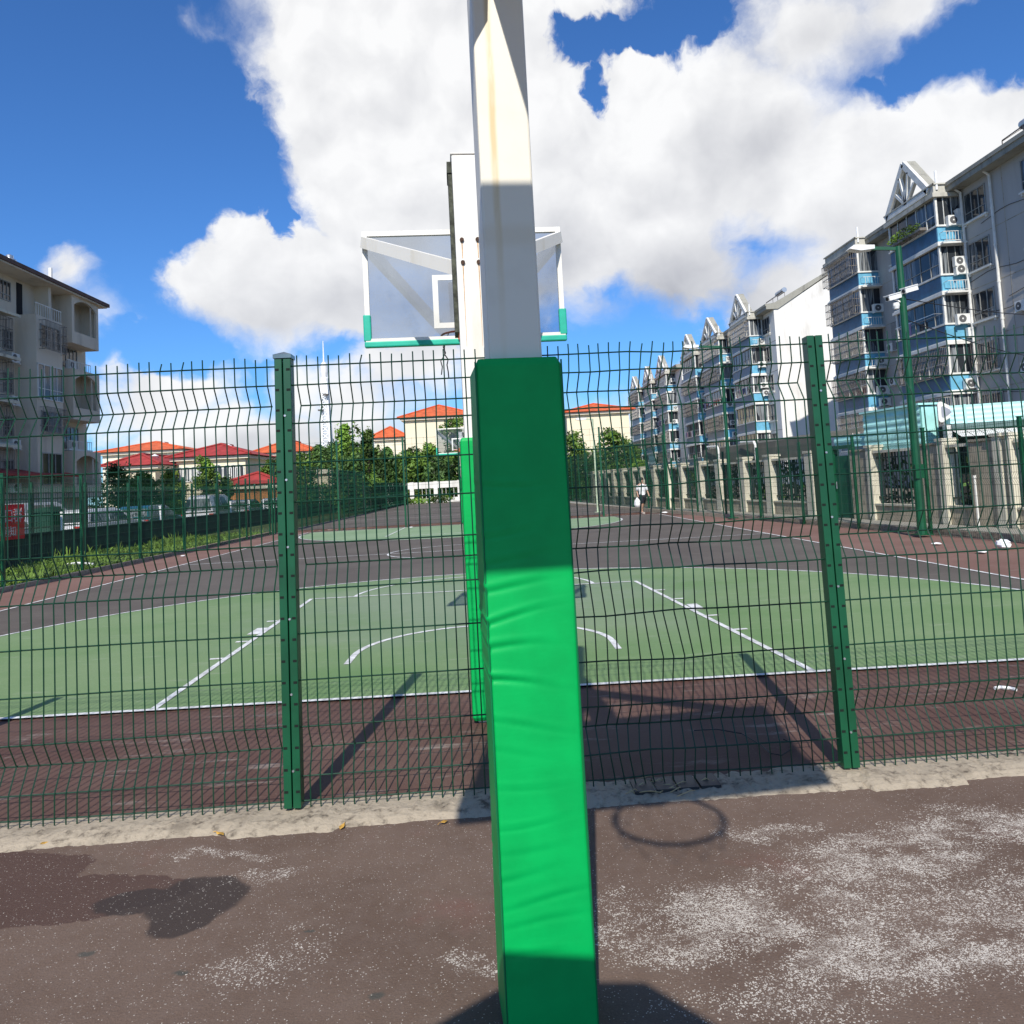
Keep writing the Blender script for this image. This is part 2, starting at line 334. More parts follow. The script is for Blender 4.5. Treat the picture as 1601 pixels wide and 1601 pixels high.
def sheet(name, poly, z, m):
    b = MB(); b.quad(*[(x, y, z) for x, y in poly]); return kind(b.build(name, m))
NFY = 6.12                                   # near baseline
sheet('ground', [(-1500, -600), (1500, -600), (1500, 2500), (-1500, 2500)], -.012, M_earth)
sheet('court_forecourt', [(-14, -8), (16, -8), (16, 4.15), (-14, 4.15)], 0, M_ground)
def fx(Y): return 11.7-.134*Y                 # right edge of the sports ground at ground level, where the kerb runs
sheet('court_surround', [(-9.75, 4.15), (fx(4.15), 4.15), (fx(34), 34), (-9.5, 34)], 0, M_cred)
sheet('court_margin', [(-9.74, 12), (-7.8, 12), (-7.8, 33.6), (-9.5, 33.6)], .004, M_cred2)
sheet('court_margin', [(6.76, 8), (fx(8)-.02, 8), (fx(31)-.02, 31), (6.76, 31)], .004, M_cred2)
sheet('court_surface', [(-7.85, NFY), (6.72, NFY), (6.72, 32.8), (-7.85, 32.8)], .008, M_casph)
sheet('far_court', [(-9.6, 35.4), (6.6, 35.4), (5.0, 78), (-12, 78)], .008, M_casph)
HB = 6.55
def arc_pts(c, yb, r, side, n=64, xs=1.0):
    yh = yb+side*1.575; pts = []
    for i in range(n+1):
        a = math.pi*i/n; pts.append((c+xs*r*math.cos(a), yh+side*r*math.sin(a)))
    return [(c+xs*r, yb)]+pts+[(c-xs*r, yb)]
NC = -.2; FCX = -1.4; FBY = 32.7
kp = arc_pts(NC, NFY, HB, 1)
g_ = MB(); g_.quad(*[(x, y, .012) for x, y in kp]); kind(g_.build('court_green_zone', M_cgreen))
kf = arc_pts(FCX, FBY, HB, -1, xs=.95)
g_ = MB(); g_.quad(*[(x, y, .012) for x, y in reversed(kf)]); kind(g_.build('court_green_zone', M_fgreen))
def strip(b, pts, w_, z=.016, closed=False):
    """ribbon of width w_ along pts"""
    P = [Vector((x, y, 0)) for x, y in pts]; L = []; Rr = []
    for i, p in enumerate(P):
        d = (P[min(i+1, len(P)-1)]-P[max(i-1, 0)]).normalized(); n = Vector((-d.y, d.x, 0))
        L.append(p+n*w_/2); Rr.append(p-n*w_/2)
    for i in range(len(P)-1): b.quad((Rr[i].x, Rr[i].y, z), (Rr[i+1].x, Rr[i+1].y, z), (L[i+1].x, L[i+1].y, z), (L[i].x, L[i].y, z))
lines = MB(); LW = .055
strip(lines, [(-9.0, NFY), (6.7, NFY)], LW, .017)
strip(lines, kp[1:-1], LW)
KL = {-1: (-2.69, -2.86), 1: (2.375, 2.03)}
for s in (-1, 1): strip(lines, [(KL[s][0], NFY+.03), (KL[s][1], NFY+5.86)], LW, .018)
strip(lines, [(KL[-1][1]+.05, NFY+5.83), (KL[1][1]-.05, NFY+5.83)], LW, .0185)
strip(lines, [(-.41+1.8*math.cos(math.pi*i/32), NFY+5.85+1.8*math.sin(math.pi*i/32)) for i in range(33)], LW)
strip(lines, [(NC+1.25, NFY+1.2)]+[(NC+1.25*math.cos(math.pi*i/32), NFY+1.575+1.25*math.sin(math.pi*i/32)) for i in range(33)]+[(NC-1.25, NFY+1.2)], .06)
for s in (-1, 1):
    for yy, w_ in ((1.75, .05), (2.6, .05), (3.05, .4), (3.9, .05), (4.75, .05)):
        x0 = KL[s][0]+(KL[s][1]-KL[s][0])*yy/5.8+s*.03; lines.box(min(x0, x0+s*.13), max(x0, x0+s*.13), NFY+yy, NFY+yy+w_, .017, .0195)
strip(lines, [(-7.85, 6.2), (-7.85, 32.7)], LW); strip(lines, [(6.72, 6.2), (6.72, 32.7)], LW)
midy = 19.6
strip(lines, [(-7.8, midy), (6.7, midy)], LW)
strip(lines, [(-.95+1.8*math.cos(math.pi*i/24), midy+1.8*math.sin(math.pi*i/24)) for i in range(49)], LW, .0175)
strip(lines, [(-7.8, FBY), (6.7, FBY)], LW, .017); strip(lines, kf[1:-1], LW)
for s in (-1, 1): strip(lines, [(FCX+s*2.45, FBY-.05), (FCX+s*2.45, FBY-5.8)], LW, .018)
strip(lines, [(FCX-2.4, FBY-5.8), (FCX+2.4, FBY-5.8)], LW, .0185)
for yy in (44, 57): strip(lines, [(-9, yy), (5, yy)], .08, .013)
kind(lines.build('court_marking', M_line))
b = MB(); b.box(-9.4, 6.6, 34.0, 34.25, 0, .05); kind(b.build('kerb', M_cred))
# rough concrete footing strip under the near fence
def fy(X): return 4.06+.028*X
kb = MB(); r2 = random.Random(3); n = 900
prev = None
for i in range(n+1):
    X = -9+19*i/n; y = fy(X)
    near = y-.17+.008*math.sin(X*3)+.006*math.sin(X*11)+r2.uniform(-.007, .007)+(-.045 if -1.35 < X < -.85 or 1.75 < X < 2.25 else 0)
    h0 = .028+r2.uniform(-.003, .003)
    if .45 < X < 1.35: h0 = .012+r2.uniform(0, .012)
    row = [(X, near-.018, 0), (X+r2.uniform(-.01, .01), near+.022, h0*.62), (X, near+.075, h0+r2.uniform(-.004, .004)), (X, y-.07, h0+r2.uniform(-.004, .006)), (X, y+.03, h0), (X, y+.09+r2.uniform(-.01, .01), h0*.9), (X, y+.11, 0)]
    if prev:
        for j in range(6): kb.quad(prev[j], row[j], row[j+1], prev[j+1])
    prev = row
kb.smooth = False
kind(kb.build('kerb', M_conc))
# left verge kerb, right pavement with its kerb
b = MB(); b.prism([(-9.75, 0), (-9.62, 0), (-9.62, .09), (-9.75, .09)], 'y', 6, 34); kind(b.build('kerb', M_conc))
b = MB()
b.prism([(fx(2), 2), (fx(80), 80), (fx(80)+.14, 80), (fx(2)+.14, 2)][::-1], 'z', .0, .13); kind(b.build('kerb', M_conc))
b = MB(); b.prism([(fx(2)+.14, 2), (fx(80)+.14, 80), (fx(80)+3.2, 80), (fx(2)+3.2, 2)][::-1], 'z', .0, .10); kind(b.build('pavement', M_pave))
M_grassd = mat('verge_soil', (.055, .075, .02), .95, 0, .3, 2)
b = MB(); b.quad((-13.4, 6, .02), (-9.75, 6, .02), (-9.75, 74, .02), (-13.4, 74, .02)); kind(b.build('verge', M_grassd))
b = MB(); b.quad((-27, 4, .004), (-13.5, 4, .004), (-13.5, 90, .004), (-27, 90, .004)); kind(b.build('road', M_casph))
# grass and weeds on the verge
M_grass = mat('weed_leaves', (.12, .20, .028), .7, 0, .45, 1.3)
g_ = MB(); r3 = random.Random(11)
for i in range(26000):
    Y = 8+26*(r3.random()**1.2); X = r3.uniform(-13.3, -9.78)
    cl = math.sin(X*2.1+Y*.9)+math.sin(X*.7-Y*1.7); hgt = r3.uniform(.03, .12)*(1+.35*cl)*(2.6 if r3.random() < .05 else 1)
    if cl < -1.2 and r3.random() < .7: continue
    a = r3.uniform(0, 6.28); w_ = r3.uniform(.008, .030); lx, ly = r3.uniform(-.09, .09), r3.uniform(-.09, .09); dx, dy = math.cos(a)*w_, math.sin(a)*w_
    g_.quad((X-dx*.4, Y-dy*.4, .02), (X+dx*.4, Y+dy*.4, .02), (X+lx+dx, Y+ly+dy, hgt*.7+.02), (X+lx*1.7, Y+ly*1.7, hgt+.02), (X+lx-dx, Y+ly-dy, hgt*.7+.02))
kind(g_.build('grass', M_grass), 'stuff')

# ---------------- basketball stands ----------------
def streaked():
    m = bpy.data.materials.new('rust_streaked_white_steel'); m.use_nodes = True; t = NT(m.node_tree); bs = m.node_tree.nodes['Principled BSDF']
    P = t.n('ShaderNodeTexCoord').outputs['Object']; x, y, z = t.sep(P)
    wob = t.m('MULTIPLY', t.m('SUBTRACT', t.noise(P, 3, 3), .5), .012)
    st = t.m('MULTIPLY', t.ss(t.m('ABSOLUTE', t.m('SUBTRACT', t.m('ADD', x, wob), .033)), .016, .003), t.ss(t.noise(t.v('MULTIPLY', P, (8, 8, 1.2)), 3, 4), .25, .6))
    st = t.m('MULTIPLY', st, t.ss(z, 2.0, 2.7, .12, .8))
    c = t.mix(t.m('MULTIPLY', t.ss(t.noise(P, 5, 5, .6), .5, .8), .25), (.80, .75, .62), (.56, .50, .38))
    c = t.mix(st, c, (.62, .46, .20))
    band = t.m('MULTIPLY', t.ss(t.m('ABSOLUTE', t.m('SUBTRACT', z, 2.33)), .05, .01), .35); c = t.mix(band, c, (.68, .57, .38))
    sc_ = t.m('MULTIPLY', t.ss(t.noise(t.v('ADD', P, (3, 1, 8)), 26, 3, .75), .70, .74), t.ss(t.noise(P, 5, 2), .42, .6)); c = t.mix(sc_, c, (.18, .15, .12))
    t.put(bs.inputs['Base Color'], c); bs.inputs['Roughness'].default_value = .42; MATS[m.name] = m; return m
M_streak = streaked()
def pad_material(name, c):
    m = bpy.data.materials.new(name); m.use_nodes = True; t = NT(m.node_tree); b = m.node_tree.nodes['Principled BSDF']
    P = t.n('ShaderNodeNewGeometry').outputs['Position']
    t.put(b.inputs['Base Color'], t.mix(t.ss(t.noise(P, 6, 5, .6), .35, .7), c, tuple(x*.86 for x in c)))
    b.inputs['Roughness'].default_value = .5; b.inputs['Specular IOR Level'].default_value = .22
    bp = t.n('ShaderNodeBump'); bp.inputs['Strength'].default_value = .12; bp.inputs['Distance'].default_value = .01
    t.put(bp.inputs['Height'], t.noise(t.v('MULTIPLY', P, (2.2, 2.2, 9)), 2.2, 4, .5)); t.L.new(bp.outputs[0], b.inputs['Normal'])
    MATS[name] = m; return m
M_pad = pad_material('green_vinyl', (.0, .40, .085))
M_gpad = mat('turquoise_edge_padding', (.02, .44, .30), .45, 0, .08, 6)
M_hoop = mat('orange_red_rim', (.50, .10, .035), .5, 0, .15, 10)
M_net = mat('dark_net_cord', (.03, .03, .035), .8, 0, 0)
def board_glass():
    m = bpy.data.materials.new('smoked_backboard_glass'); m.use_nodes = True; t = NT(m.node_tree); m.node_tree.nodes.clear()
    P = t.n('ShaderNodeNewGeometry').outputs['Position']
    tr = t.n('ShaderNodeBsdfTransparent'); tr.inputs[0].default_value = (.76, .79, .83, 1)
    gl = t.n('ShaderNodeBsdfGlossy'); gl.inputs['Roughness'].default_value = .03; gl.inputs['Color'].default_value = (.9, .9, .9, 1)
    df = t.n('ShaderNodeBsdfDiffuse'); df.inputs[0].default_value = (.5, .5, .5, 1)
    fr = t.n('ShaderNodeFresnel'); fr.inputs[0].default_value = 1.45
    a = t.n('ShaderNodeMixShader'); t.put(a.inputs[0], t.m('ADD', t.m('MULTIPLY', fr.outputs[0], .8), .08)); t.L.new(tr.outputs[0], a.inputs[1]); t.L.new(gl.outputs[0], a.inputs[2])
    c = t.n('ShaderNodeMixShader'); t.put(c.inputs[0], t.m('MULTIPLY', t.ss(t.noise(P, 7, 6, .7), .45, .8), .10)); t.L.new(a.outputs[0], c.inputs[1]); t.L.new(df.outputs[0], c.inputs[2])
    o = t.n('ShaderNodeOutputMaterial'); t.L.new(c.outputs[0], o.inputs[0]); MATS[m.name] = m; return m
M_bglass = board_glass()
M_bopaque = mat('white_backboard_panel', (.7, .7, .68), .5, 0, .05)
def pad_mesh(hw, hd, z0, z1, seed, wr=.006, nz=170):
    """padded sleeve with a soft rounded section, creased across where it sags"""
    b = MB(); b.smooth = True; rr = random.Random(seed); sec = []; rc = .013
    for qx, qy, a0 in ((1, -1, -90), (1, 1, 0), (-1, 1, 90), (-1, -1, 180)):
        for k in range(5):
            a = R(a0+22.5*k); sec.append((qx*(hw-rc)+rc*math.cos(a), qy*(hd-rc)+rc*math.sin(a)))
    # subdivide the straight sides
    full = []
    for i, p in enumerate(sec):
        q = sec[(i+1) % len(sec)]; L = math.hypot(q[0]-p[0], q[1]-p[1]); n_ = 1 if L < .05 else 12
        for k in range(n_): full.append((p[0]+(q[0]-p[0])*k/n_, p[1]+(q[1]-p[1])*k/n_))
    N = len(full); creases = []
    z = z0+.25
    while z < z1-.25: creases.append((z, rr.uniform(.4, 1.0)*(1.5 if .95 < z < 1.35 else .45), rr.uniform(-.12, .12), rr.uniform(.0045, .009), rr.uniform(.0, hw*1.1))); z += rr.uniform(.06, .13)
    for j in range(nz+1):
        z = z0+(z1-z0)*j/nz; e = min(z-z0, z1-z); sh = 0 if e > .02 else -(.02-e)*.5
        for x, y in full:
            d = 0
            for cz, am, sl_, wd, cxx in creases:
                zz = z-cz-sl_*x-.02*math.sin(9*x+cz*7); fade = math.exp(-((x-cxx)/(hw*.9))**2)
                if abs(zz) < .06: d += wr*am*fade*(-math.exp(-(zz/wd)**2)+.75*math.exp(-((zz-.020)/(wd*1.3))**2))
            k = 1+(sh+.002*math.sin(z*5+seed))/hw
            nx, ny = (x/hw, y/hd); mxy = max(abs(nx), abs(ny))
            ox = d*(1 if nx > .97 else -1 if nx < -.97 else 0); oy = d*(1 if ny > .97 else -1 if ny < -.97 else 0)
            b.v.append((x*k+ox, y*k+oy, z))
    for j in range(nz):
        for i in range(N): a = j*N+i; c = j*N+(i+1) % N; b.face((a, c, c+N, a+N))
    b.face(tuple(reversed(range(N)))); b.face(tuple(nz*N+i for i in range(N)))
    return b
def make_stand(loc, rz, label, ph=.085, pw=.135, padh=1.95, arm=1.85, top=3.9, opaque=False, seed=1, detail=True):
    """pole at the origin; the board faces local +Y at distance arm"""
    t = empty('basketball_stand', label, 'basketball stand', loc, rz, 'basketball stands along the court')
    b = MB(); b.box(-ph, ph, -ph, ph, 0, top); b.box(-ph-.008, ph+.008, -ph-.008, ph+.008, top, top+.015)
    b.build('pole', M_streak if opaque else M_wpaint, t, bevel=.008)
    o = pad_mesh(pw, pw, .02 if seed != 1 else .0, padh, seed, wr=.0042, nz=430 if detail else 30).build('pole_padding', M_pad, t)
    zt, zb = (4.06, 2.93) if opaque else (3.97, 2.925); by = arm
    if detail:
        for s in (-1, 1):
            b = MB(); b.tube([(s*(pw-.002), pw-.002, .01+i*(padh-.02)/40) for i in range(41)], .0028, 5); b.build('seam', mat('dark_green_piping', (.0, .16, .05), .6), o)
    # arm: box beam, back rail and the two braces that spread to the upper corners
    b = MB(); b.bar((0, ph, 3.42), (0, by-.12, 3.32), .15, .16)
    if not opaque: b.bar((0, ph, 2.75), (0, by-.12, 3.0), .07, .07)
    b.build('arm', M_wpaint, t)
    b = MB()
    for s in (-1, 1): b.bar((s*.09, ph+.12, 3.18), (s*.90, by-.05, 3.86), .07, .10)
    b.build('brace', M_wpaint, t)
    b = MB()
    if not opaque: b.box(-ph-.03, -ph-.002, -.02, ph+.10, 2.66, 3.80); b.box(-ph-.035, -ph+.02, -.03, ph+.11, 3.80, 3.88); b.build('mounting_rail', mat('dark_olive_steel', (.06, .065, .045), .8, 0, .4, 20), t)  # side plate in one mottled dark olive tone
    fr = MB(); fw = .045
    fr.box(-.9, .9, by-.03, by+.01, zt-fw, zt); fr.box(-.9, .9, by-.03, by+.01, zb, zb+fw)
    for s in (-1, 1): fr.box(s*.9-fw/2, s*.9+fw/2, by-.031, by+.011, zb, zt)
    bd = (MB()); bd.box(-.89, .89, by-.008, by, zb+.01, zt-.01)
    bo = bd.build('backboard', M_bopaque if opaque else M_bglass, t)
    fr.build('board_frame', M_wpaint, bo)
    tg = MB(); tw = .05
    for x0, x1, z0, z1 in ((-.295, .295, 3.50, 3.55), (-.295, .295, 3.05, 3.10), (-.295, -.245, 3.10, 3.50), (.245, .295, 3.10, 3.50)): tg.box(x0, x1, by-.0085, by+.004, z0, z1)
    tg.build('target_square', M_white, bo)
    pd = MB(); pd.box(-.935, .935, by-.035, by+.03, zb-.035, zb+.02)
    for s in (-1, 1): pd.box(s*.905-.035, s*.905+.035, by-.034, by+.029, zb+.021, zb+.27)
    pd.build('edge_padding', M_gpad, bo, bevel=.012)
    rm = MB(); cyy = by+.375
    rm.tube([((.25 if opaque else .235)*math.cos(2*math.pi*i/28), cyy+(.25 if opaque else .235)*math.sin(2*math.pi*i/28), 3.05) for i in range(29)], .014 if opaque else .010, 6, False)
    rm.box(-.06, .06, by+.003, by+.15, 2.99, 3.04); rm.box(-.08, .08, by-.06, by+.004, 2.93, 3.13)
    rim = rm.build('rim', M_hoop, t)
    if opaque:
        nn = MB(); nn.tube([((.245-.02*(i % 2))*math.cos(math.pi*i/12), cyy+(.245-.02*(i % 2))*math.sin(math.pi*i/12), 3.04-.15*(i % 2)) for i in range(25)], .0035, 4, False); nn.build('net', M_net, rim)
    if detail and not opaque:
        nn = MB(); q = random.Random(seed+4)
        for i in range(5):
            a = i*1.3; p = Vector((.23*math.cos(a), cyy+.23*math.sin(a), 3.04)); pts = [p]
            for k in range(6): p = p+Vector((q.uniform(-.05, .05), q.uniform(-.05, .05), -q.uniform(.04, .08))); pts.append(p)
            nn.tube(pts, .006, 4)
        nn.build('net', M_net, rim)
        for s in (-.055, .055):
            for z in (3.13, 3.29):
                bb = MB(); bb.tube([(s, -ph-.014, z), (s, -ph-.0, z)], .015, 8); bb.build('bolt', M_rust, t)
        rs = MB()
        for s in (-.055, .055):
            for z in (3.13, 3.29): rs.quad((s-.004, -ph-.0015, z-.01), (s-.002, -ph-.0015, z-.13), (s+.002, -ph-.0015, z-.13), (s+.004, -ph-.0015, z-.01))
            rs.quad((s-.003, -ph-.0012, z-.17), (s-.001, -ph-.0012, z-.75), (s+.001, -ph-.0012, z-.75), (s+.003, -ph-.0012, z-.17))
        rs.build('rust_streak', mat('orange_rust_stain', (.60, .33, .12), .8, 0, .2, 30), t)
    return t
pc = atY(798, 480, 2.36)
make_stand((pc.x+.0, 2.36+.045, 0), math.pi+R(5.6), 'white square basketball pole wrapped in bright green padding, nearest of all, before the mesh fence', ph=.080, pw=.129, arm=1.92, top=4.3, opaque=True, seed=1)
p2 = atY(752, 900, 5.36)
make_stand((p2.x+.03, 5.46, 0), R(3.3), 'basketball stand just behind the mesh fence, half hidden by the near green pole', arm=1.74, seed=2, padh=1.91, ph=.1, pw=.135)
make_stand((-1.42, 33.6, 0), math.pi, 'small distant basketball stand at the far end of the court', arm=1.9, seed=3, detail=False)
# an unseen octagonal umbrella on a stand, added behind the viewer, throws the many-sided shade at the pole's foot
u = empty('added_umbrella', 'small octagonal grey umbrella on a weighted base, unseen behind the viewer, added for its shade', 'umbrella', (-.155, -.25, 0))
b = MB()
b.lathe([(.02, 2.14), (.27, 2.10), (.55, 1.98), (.553, 1.965), (.27, 2.085), (.02, 2.125)], 8)
c_ = b.build('canopy', mat('grey_canopy', (.12, .12, .13), .8), u, rz=R(22.5-6.7))
b = MB(); b.tube([(0, 0, .05), (0, 0, 2.20)], .011, 8); b.build('shaft', M_cage, u)
b = MB(); b.lathe([(0, .0), (.24, .0), (.25, .03), (.22, .07), (.03, .09), (0, .09)], 20); b.build('base', M_cage, u)
# ---------------- mesh fences ----------------
FZ = [2.22, 2.12, 2.02, 1.92, 1.715, 1.515, 1.30, 1.19, 1.07, .85, .62, .39, .27, .15, .03]
APEX = {2, 7, 12}
def fence_profile(z):
    for i in APEX:
        lo, hi = FZ[i+1], FZ[i-1]
        if lo < z < hi: return .07*(1-abs(z-FZ[i])/((hi-lo)/2)) if abs(z-FZ[i]) < (hi-lo)/2 else 0
    return 0
ZS = [2.265]+FZ+[.0]
def fence_panel(L, pitch, r, seed=0, bend=0, side=3, zo=0.0, zs=ZS, wavy=None):
    """welded panel along local X, folded ribs pushed to +Y"""
    b = MB(); q = random.Random(seed); n = int(round(L/pitch)); off = (L-n*pitch)/2+pitch/2
    def dx(x, z):
        return wavy(x, z) if wavy else 0
    for i in range(n):
        x = off+i*pitch; j = q.uniform(-.0025, .0025); tp = q.uniform(-.006, .01)
        pts = []
        for k, z in enumerate(zs):
            y = fence_profile(z) if zs is ZS else 0
            lean = .012*math.sin(i*12.9) if k == 0 and q.random() < .08 else 0
            pts.append((x+j+dx(x, z)+lean, y, z+zo+(tp if k == 0 else 0)))
        b.tube(pts, r, side, False)
    for iz, z in enumerate(zs[1:-1]):
        ex_ = .02 if (zs is ZS and iz in APEX) else .9
        y = (fence_profile(z) if zs is ZS else 0)+r*1.6
        m_ = 14 if wavy else 2
        b.tube([(off-pitch*ex_+(L-2*off+pitch*2*ex_)*k/m_, y, z+zo+(wavy((L*k/m_), z+9)*.6 if wavy else 0)) for k in range(m_+1)], r*1.1, 4, False)
    return b
def near_post(x, lean, label_cap, parent, zt=2.29, gap=.006, w_=.039):
    b = MB(); d = .036
    for s in (-1, 1):
        x0 = s*(gap/2); x1 = s*(gap/2+w_)
        xa, xb = min(x0, x1), max(x0, x1)
        pr = [(xa, -d), (xb, -d), (xb, d), (xa, d)]
        b.prism([(p[0], p[1]) for p in pr][::-1], 'z', 0, zt)
    b.box(-gap/2, gap/2, .006, .02, 0.02, zt-.02)
    o = b.build('post', M_galv, parent, loc=(x, fy(x)-.0, .04), bevel=.004)
    o.rotation_euler = (R(-1.2), R(lean), 0)
    h_ = MB(); z = .08
    while z < zt-.03:
        for s in (-1, 1): xo = s*(gap/2+w_); h_.box(min(xo-s*.023, xo-s*.004), max(xo-s*.023, xo-s*.004), -d-.001, -d+.01, z-.006, z+.006)
        z += .1055
    h_.build('notch', M_hole, o)
    k_ = MB()
    for zz in (.18, .55, .92, 1.28, 1.62, 1.95): k_.tube([(.008, -.040, zz), (.008, -.034, zz)], .006, 8)
    k_.build('bolt', M_steel, o)
    if label_cap:
        c = MB(); c.prism([(-.047, -.042), (.047, -.042), (.047, .042), (-.047, .042)][::-1], 'z', zt, zt+.02)
        n = len(c.v); c.v += [(-.047, -.042, zt+.02), (.047, -.042, zt+.02), (.047, .042, zt+.02), (-.047, .042, zt+.02), (0, 0, zt+.04)]
        for i in range(4): c.face((n+i, n+(i+1) % 4, n+4))
        c.build('post_cap', mat('post_cap_metal', (.25, .30, .28), .18, .6), o)
    return o
nf = empty('mesh_fence', 'green welded mesh fence on a pale concrete strip, crossing in front of the near court', 'fence', (0, 0, 0))
PXS = [-6.86, -4.0, -1.083, 1.745, 4.63, 7.5]
for i, x in enumerate(PXS): near_post(x, (0, -.6, .25, -.1, -1.5, -1)[i], i == 2, nf, zt=2.25)
def wav(x, z):
    k = math.exp(-((x-1.85)/.42)**2)
    return k*(.016*math.sin(z*7.3+x*2)+.010*math.sin(z*15+x*9))
for i in range(len(PXS)-1):
    x0, x1 = PXS[i]+.045, PXS[i+1]-.045
    pb = fence_panel(x1-x0,   .0545, .0036, i, side=5, zo=.03, wavy=wav if i == 2 else (lambda x, z: .004*math.sin(z*4+x*3)))
    o = pb.build('mesh_panel', M_wire, nf, loc=(x0, fy(x0)+.0, 0), rz=math.atan(.028)); o.rotation_euler.x = R(-.7)
# side fences: posts and panels copied along the line
def line_fence(A, B, label, pitch, bay, h_=2.25, r=.003, pw=.03, post_every=True, name='mesh_fence', zg=0.0, rails=0):
    A = Vector((A[0], A[1], 0)); B = Vector((B[0], B[1], 0)); L = (B-A).length; n = max(1, round(L/bay)); bay = L/n; ang = math.atan2(B.y-A.y, B.x-A.x)
    t = empty(name, label, 'fence', (A.x, A.y, zg), ang)
    if h_ < 2.6: pb = fence_panel(bay-.06, pitch, r, 5, zs=ZS)
    else:
        zs = [h_+.03]+[h_-.25*i for i in range(int(h_/.25)+1)]+[0.02]
        pb = fence_panel(bay-.06, pitch, r, 5, zs=zs)
    me = pb.mesh('mesh_panel', M_wire)
    p = MB(); p.box(-pw, pw, -pw, pw, 0, h_+.05); p.box(-pw-.008, pw+.008, -pw-.008, pw+.008, h_+.05, h_+.07); pm = p.mesh('post', M_galv)
    for i in range(n+1):
        o = bpy.data.objects.new('post', pm); COL.objects.link(o); o.parent = t; o.location = (i*bay, 0, 0)
        if i < n: o = bpy.data.objects.new('mesh_panel', me); COL.objects.link(o); o.parent = t; o.location = (i*bay+.03, 0, 0)
    return t
line_fence((-9.95, 7.2), (-9.5, 33), 'green mesh fence along the weedy verge on the left side of the near court', .055, 2.72)
line_fence((fx(6)-.35, 6), (fx(33)+.15, 33), 'green mesh fence along the pavement on the right side of the near court', .055, 2.62, zg=.02)
line_fence((-9.5, 33.4), (7.3, 33.4), 'tall sparse green fence across the far end of the near court', .5, 2.8, h_=3.75, r=.0035, pw=.035)
line_fence((-9.5, 33.8), (-9.5, 56), 'tall dense green mesh fence beside the far court on the left', .055, 2.77, h_=2.95, r=.0045, pw=.035)
line_fence((-9.5, 56.3), (-9.6, 84), 'low green mesh fence receding to the white wall at the far left', .06, 2.8, h_=2.0, r=.005, pw=.035)
line_fence((7.3, 33.8), (3.4, 82), 'tall green mesh fence beside the far court on the right', .06, 2.8, h_=3.3, r=.0045, pw=.035)
# ---------------- dark boundary wall with railing, left ----------------
t = empty('boundary_wall', 'low dark boundary wall topped by a green picket railing, between the verge and the parking lane', 'wall', (-13.45, 8, 0))
b = MB(); b.box(-.1, .1, 0, 66, 0, .82); b.box(-.13, .13, 0, 66, .82, .88); b.build('wall', M_darkwall, t)
me = None
b = MB()
for i in range(24): b.tube([(0, i*.125, .88), (0, i*.125, 2.15), (0, i*.125, 2.25)], [.011, .011, .002], 4, False)
for z in (1.0, 1.85, 2.02): b.box(-.012, .012, 0, 3, z, z+.035)
b.box(-.04, .04, -.04, .04, .88, 2.35)
me = b.mesh('railing', M_galv)
for i in range(22):
    o = bpy.data.objects.new('railing', me); COL.objects.link(o); o.parent = t; o.location = (0, i*3, 0)
# white marker posts on the wall
mk = MB(); mk.box(-.035, .035, -.035, .035, 0, .52); mk.prism([(-.045, -.045), (.045, -.045), (.045, .045), (-.045, .045)][::-1], 'z', .52, .56)
M_wpost = mat('white_marker_paint', (.82, .82, .80), .6, 0, .04); me = None
for i, (Y, lb) in enumerate(((24.3, 'beside the white car'), (31.3, 'behind the fourth fence post'), (33.6, 'just left of the parked white estate car'), (39.5, 'furthest away on the dark wall'), (42.5, ''), (45.0, ''))):
    if me is None: me = mk.mesh('marker_post', M_wpost)
    o = bpy.data.objects.new('marker_post', me); COL.objects.link(o); o.location = (-13.28, Y, .885)
    if i < 3: tag(o, 'short white marker post on the dark wall '+lb, 'post', 'white posts along the wall')
    else: tag(o, ('nearest of the three tiny white marker posts at the far end of the dark wall', 'middle one of the three tiny white marker posts far along the dark wall', 'last of the three tiny white marker posts, furthest along the dark wall')[i-3], 'post', 'white posts along the wall')
# red banner
t = empty('banner', 'red banner with pale writing tied to the railing at the left edge', 'banner', (-13.2, 18.2, .78))
b = MB(); n = 24
for i in range(n):
    y0, y1 = 4.0*i/n, 4.0*(i+1)/n; f = lambda y: .03*math.sin(y*5)
    b.quad((f(y0), y0, .0), (f(y1), y1, .0), (f(y1), y1, .95), (f(y0), y0, .95))
    b.quad((f(y0)-.006, y0, .95), (f(y1)-.006, y1, .95), (f(y1)-.006, y1, .0), (f(y0)-.006, y0, .0))
b.build('cloth', mat('red_cloth', (.85, .02, .03), .75, 0, .1, 4), t)
def text(body, size, mat_, parent, loc, rot, name='lettering', ext=.004):
    c = bpy.data.curves.new(name, 'FONT'); c.body = body; c.size = size; c.extrude = ext; c.align_x = 'CENTER'; c.align_y = 'CENTER'
    tmp = bpy.data.objects.new('tmp', c); COL.objects.link(tmp); bpy.context.view_layer.update()
    me = bpy.data.meshes.new_from_object(tmp.evaluated_get(bpy.context.evaluated_depsgraph_get())); bpy.data.objects.remove(tmp)
    me.materials.clear(); me.materials.append(mat_)
    o = bpy.data.objects.new(name, me); COL.objects.link(o); o.parent = parent; o.location = loc; o.rotation_euler = rot; return o
text('\u7981\u6b62\u53e3\u7fa4', .42, mat('pale_pink_lettering', (.8, .62, .62), .7), t, (.045, 3.05, .62), (R(90), 0, R(90)))
text('\u901a\u77e5', .30, MATS['pale_pink_lettering'], t, (.045, 3.3, .2), (R(90), 0, R(90)))
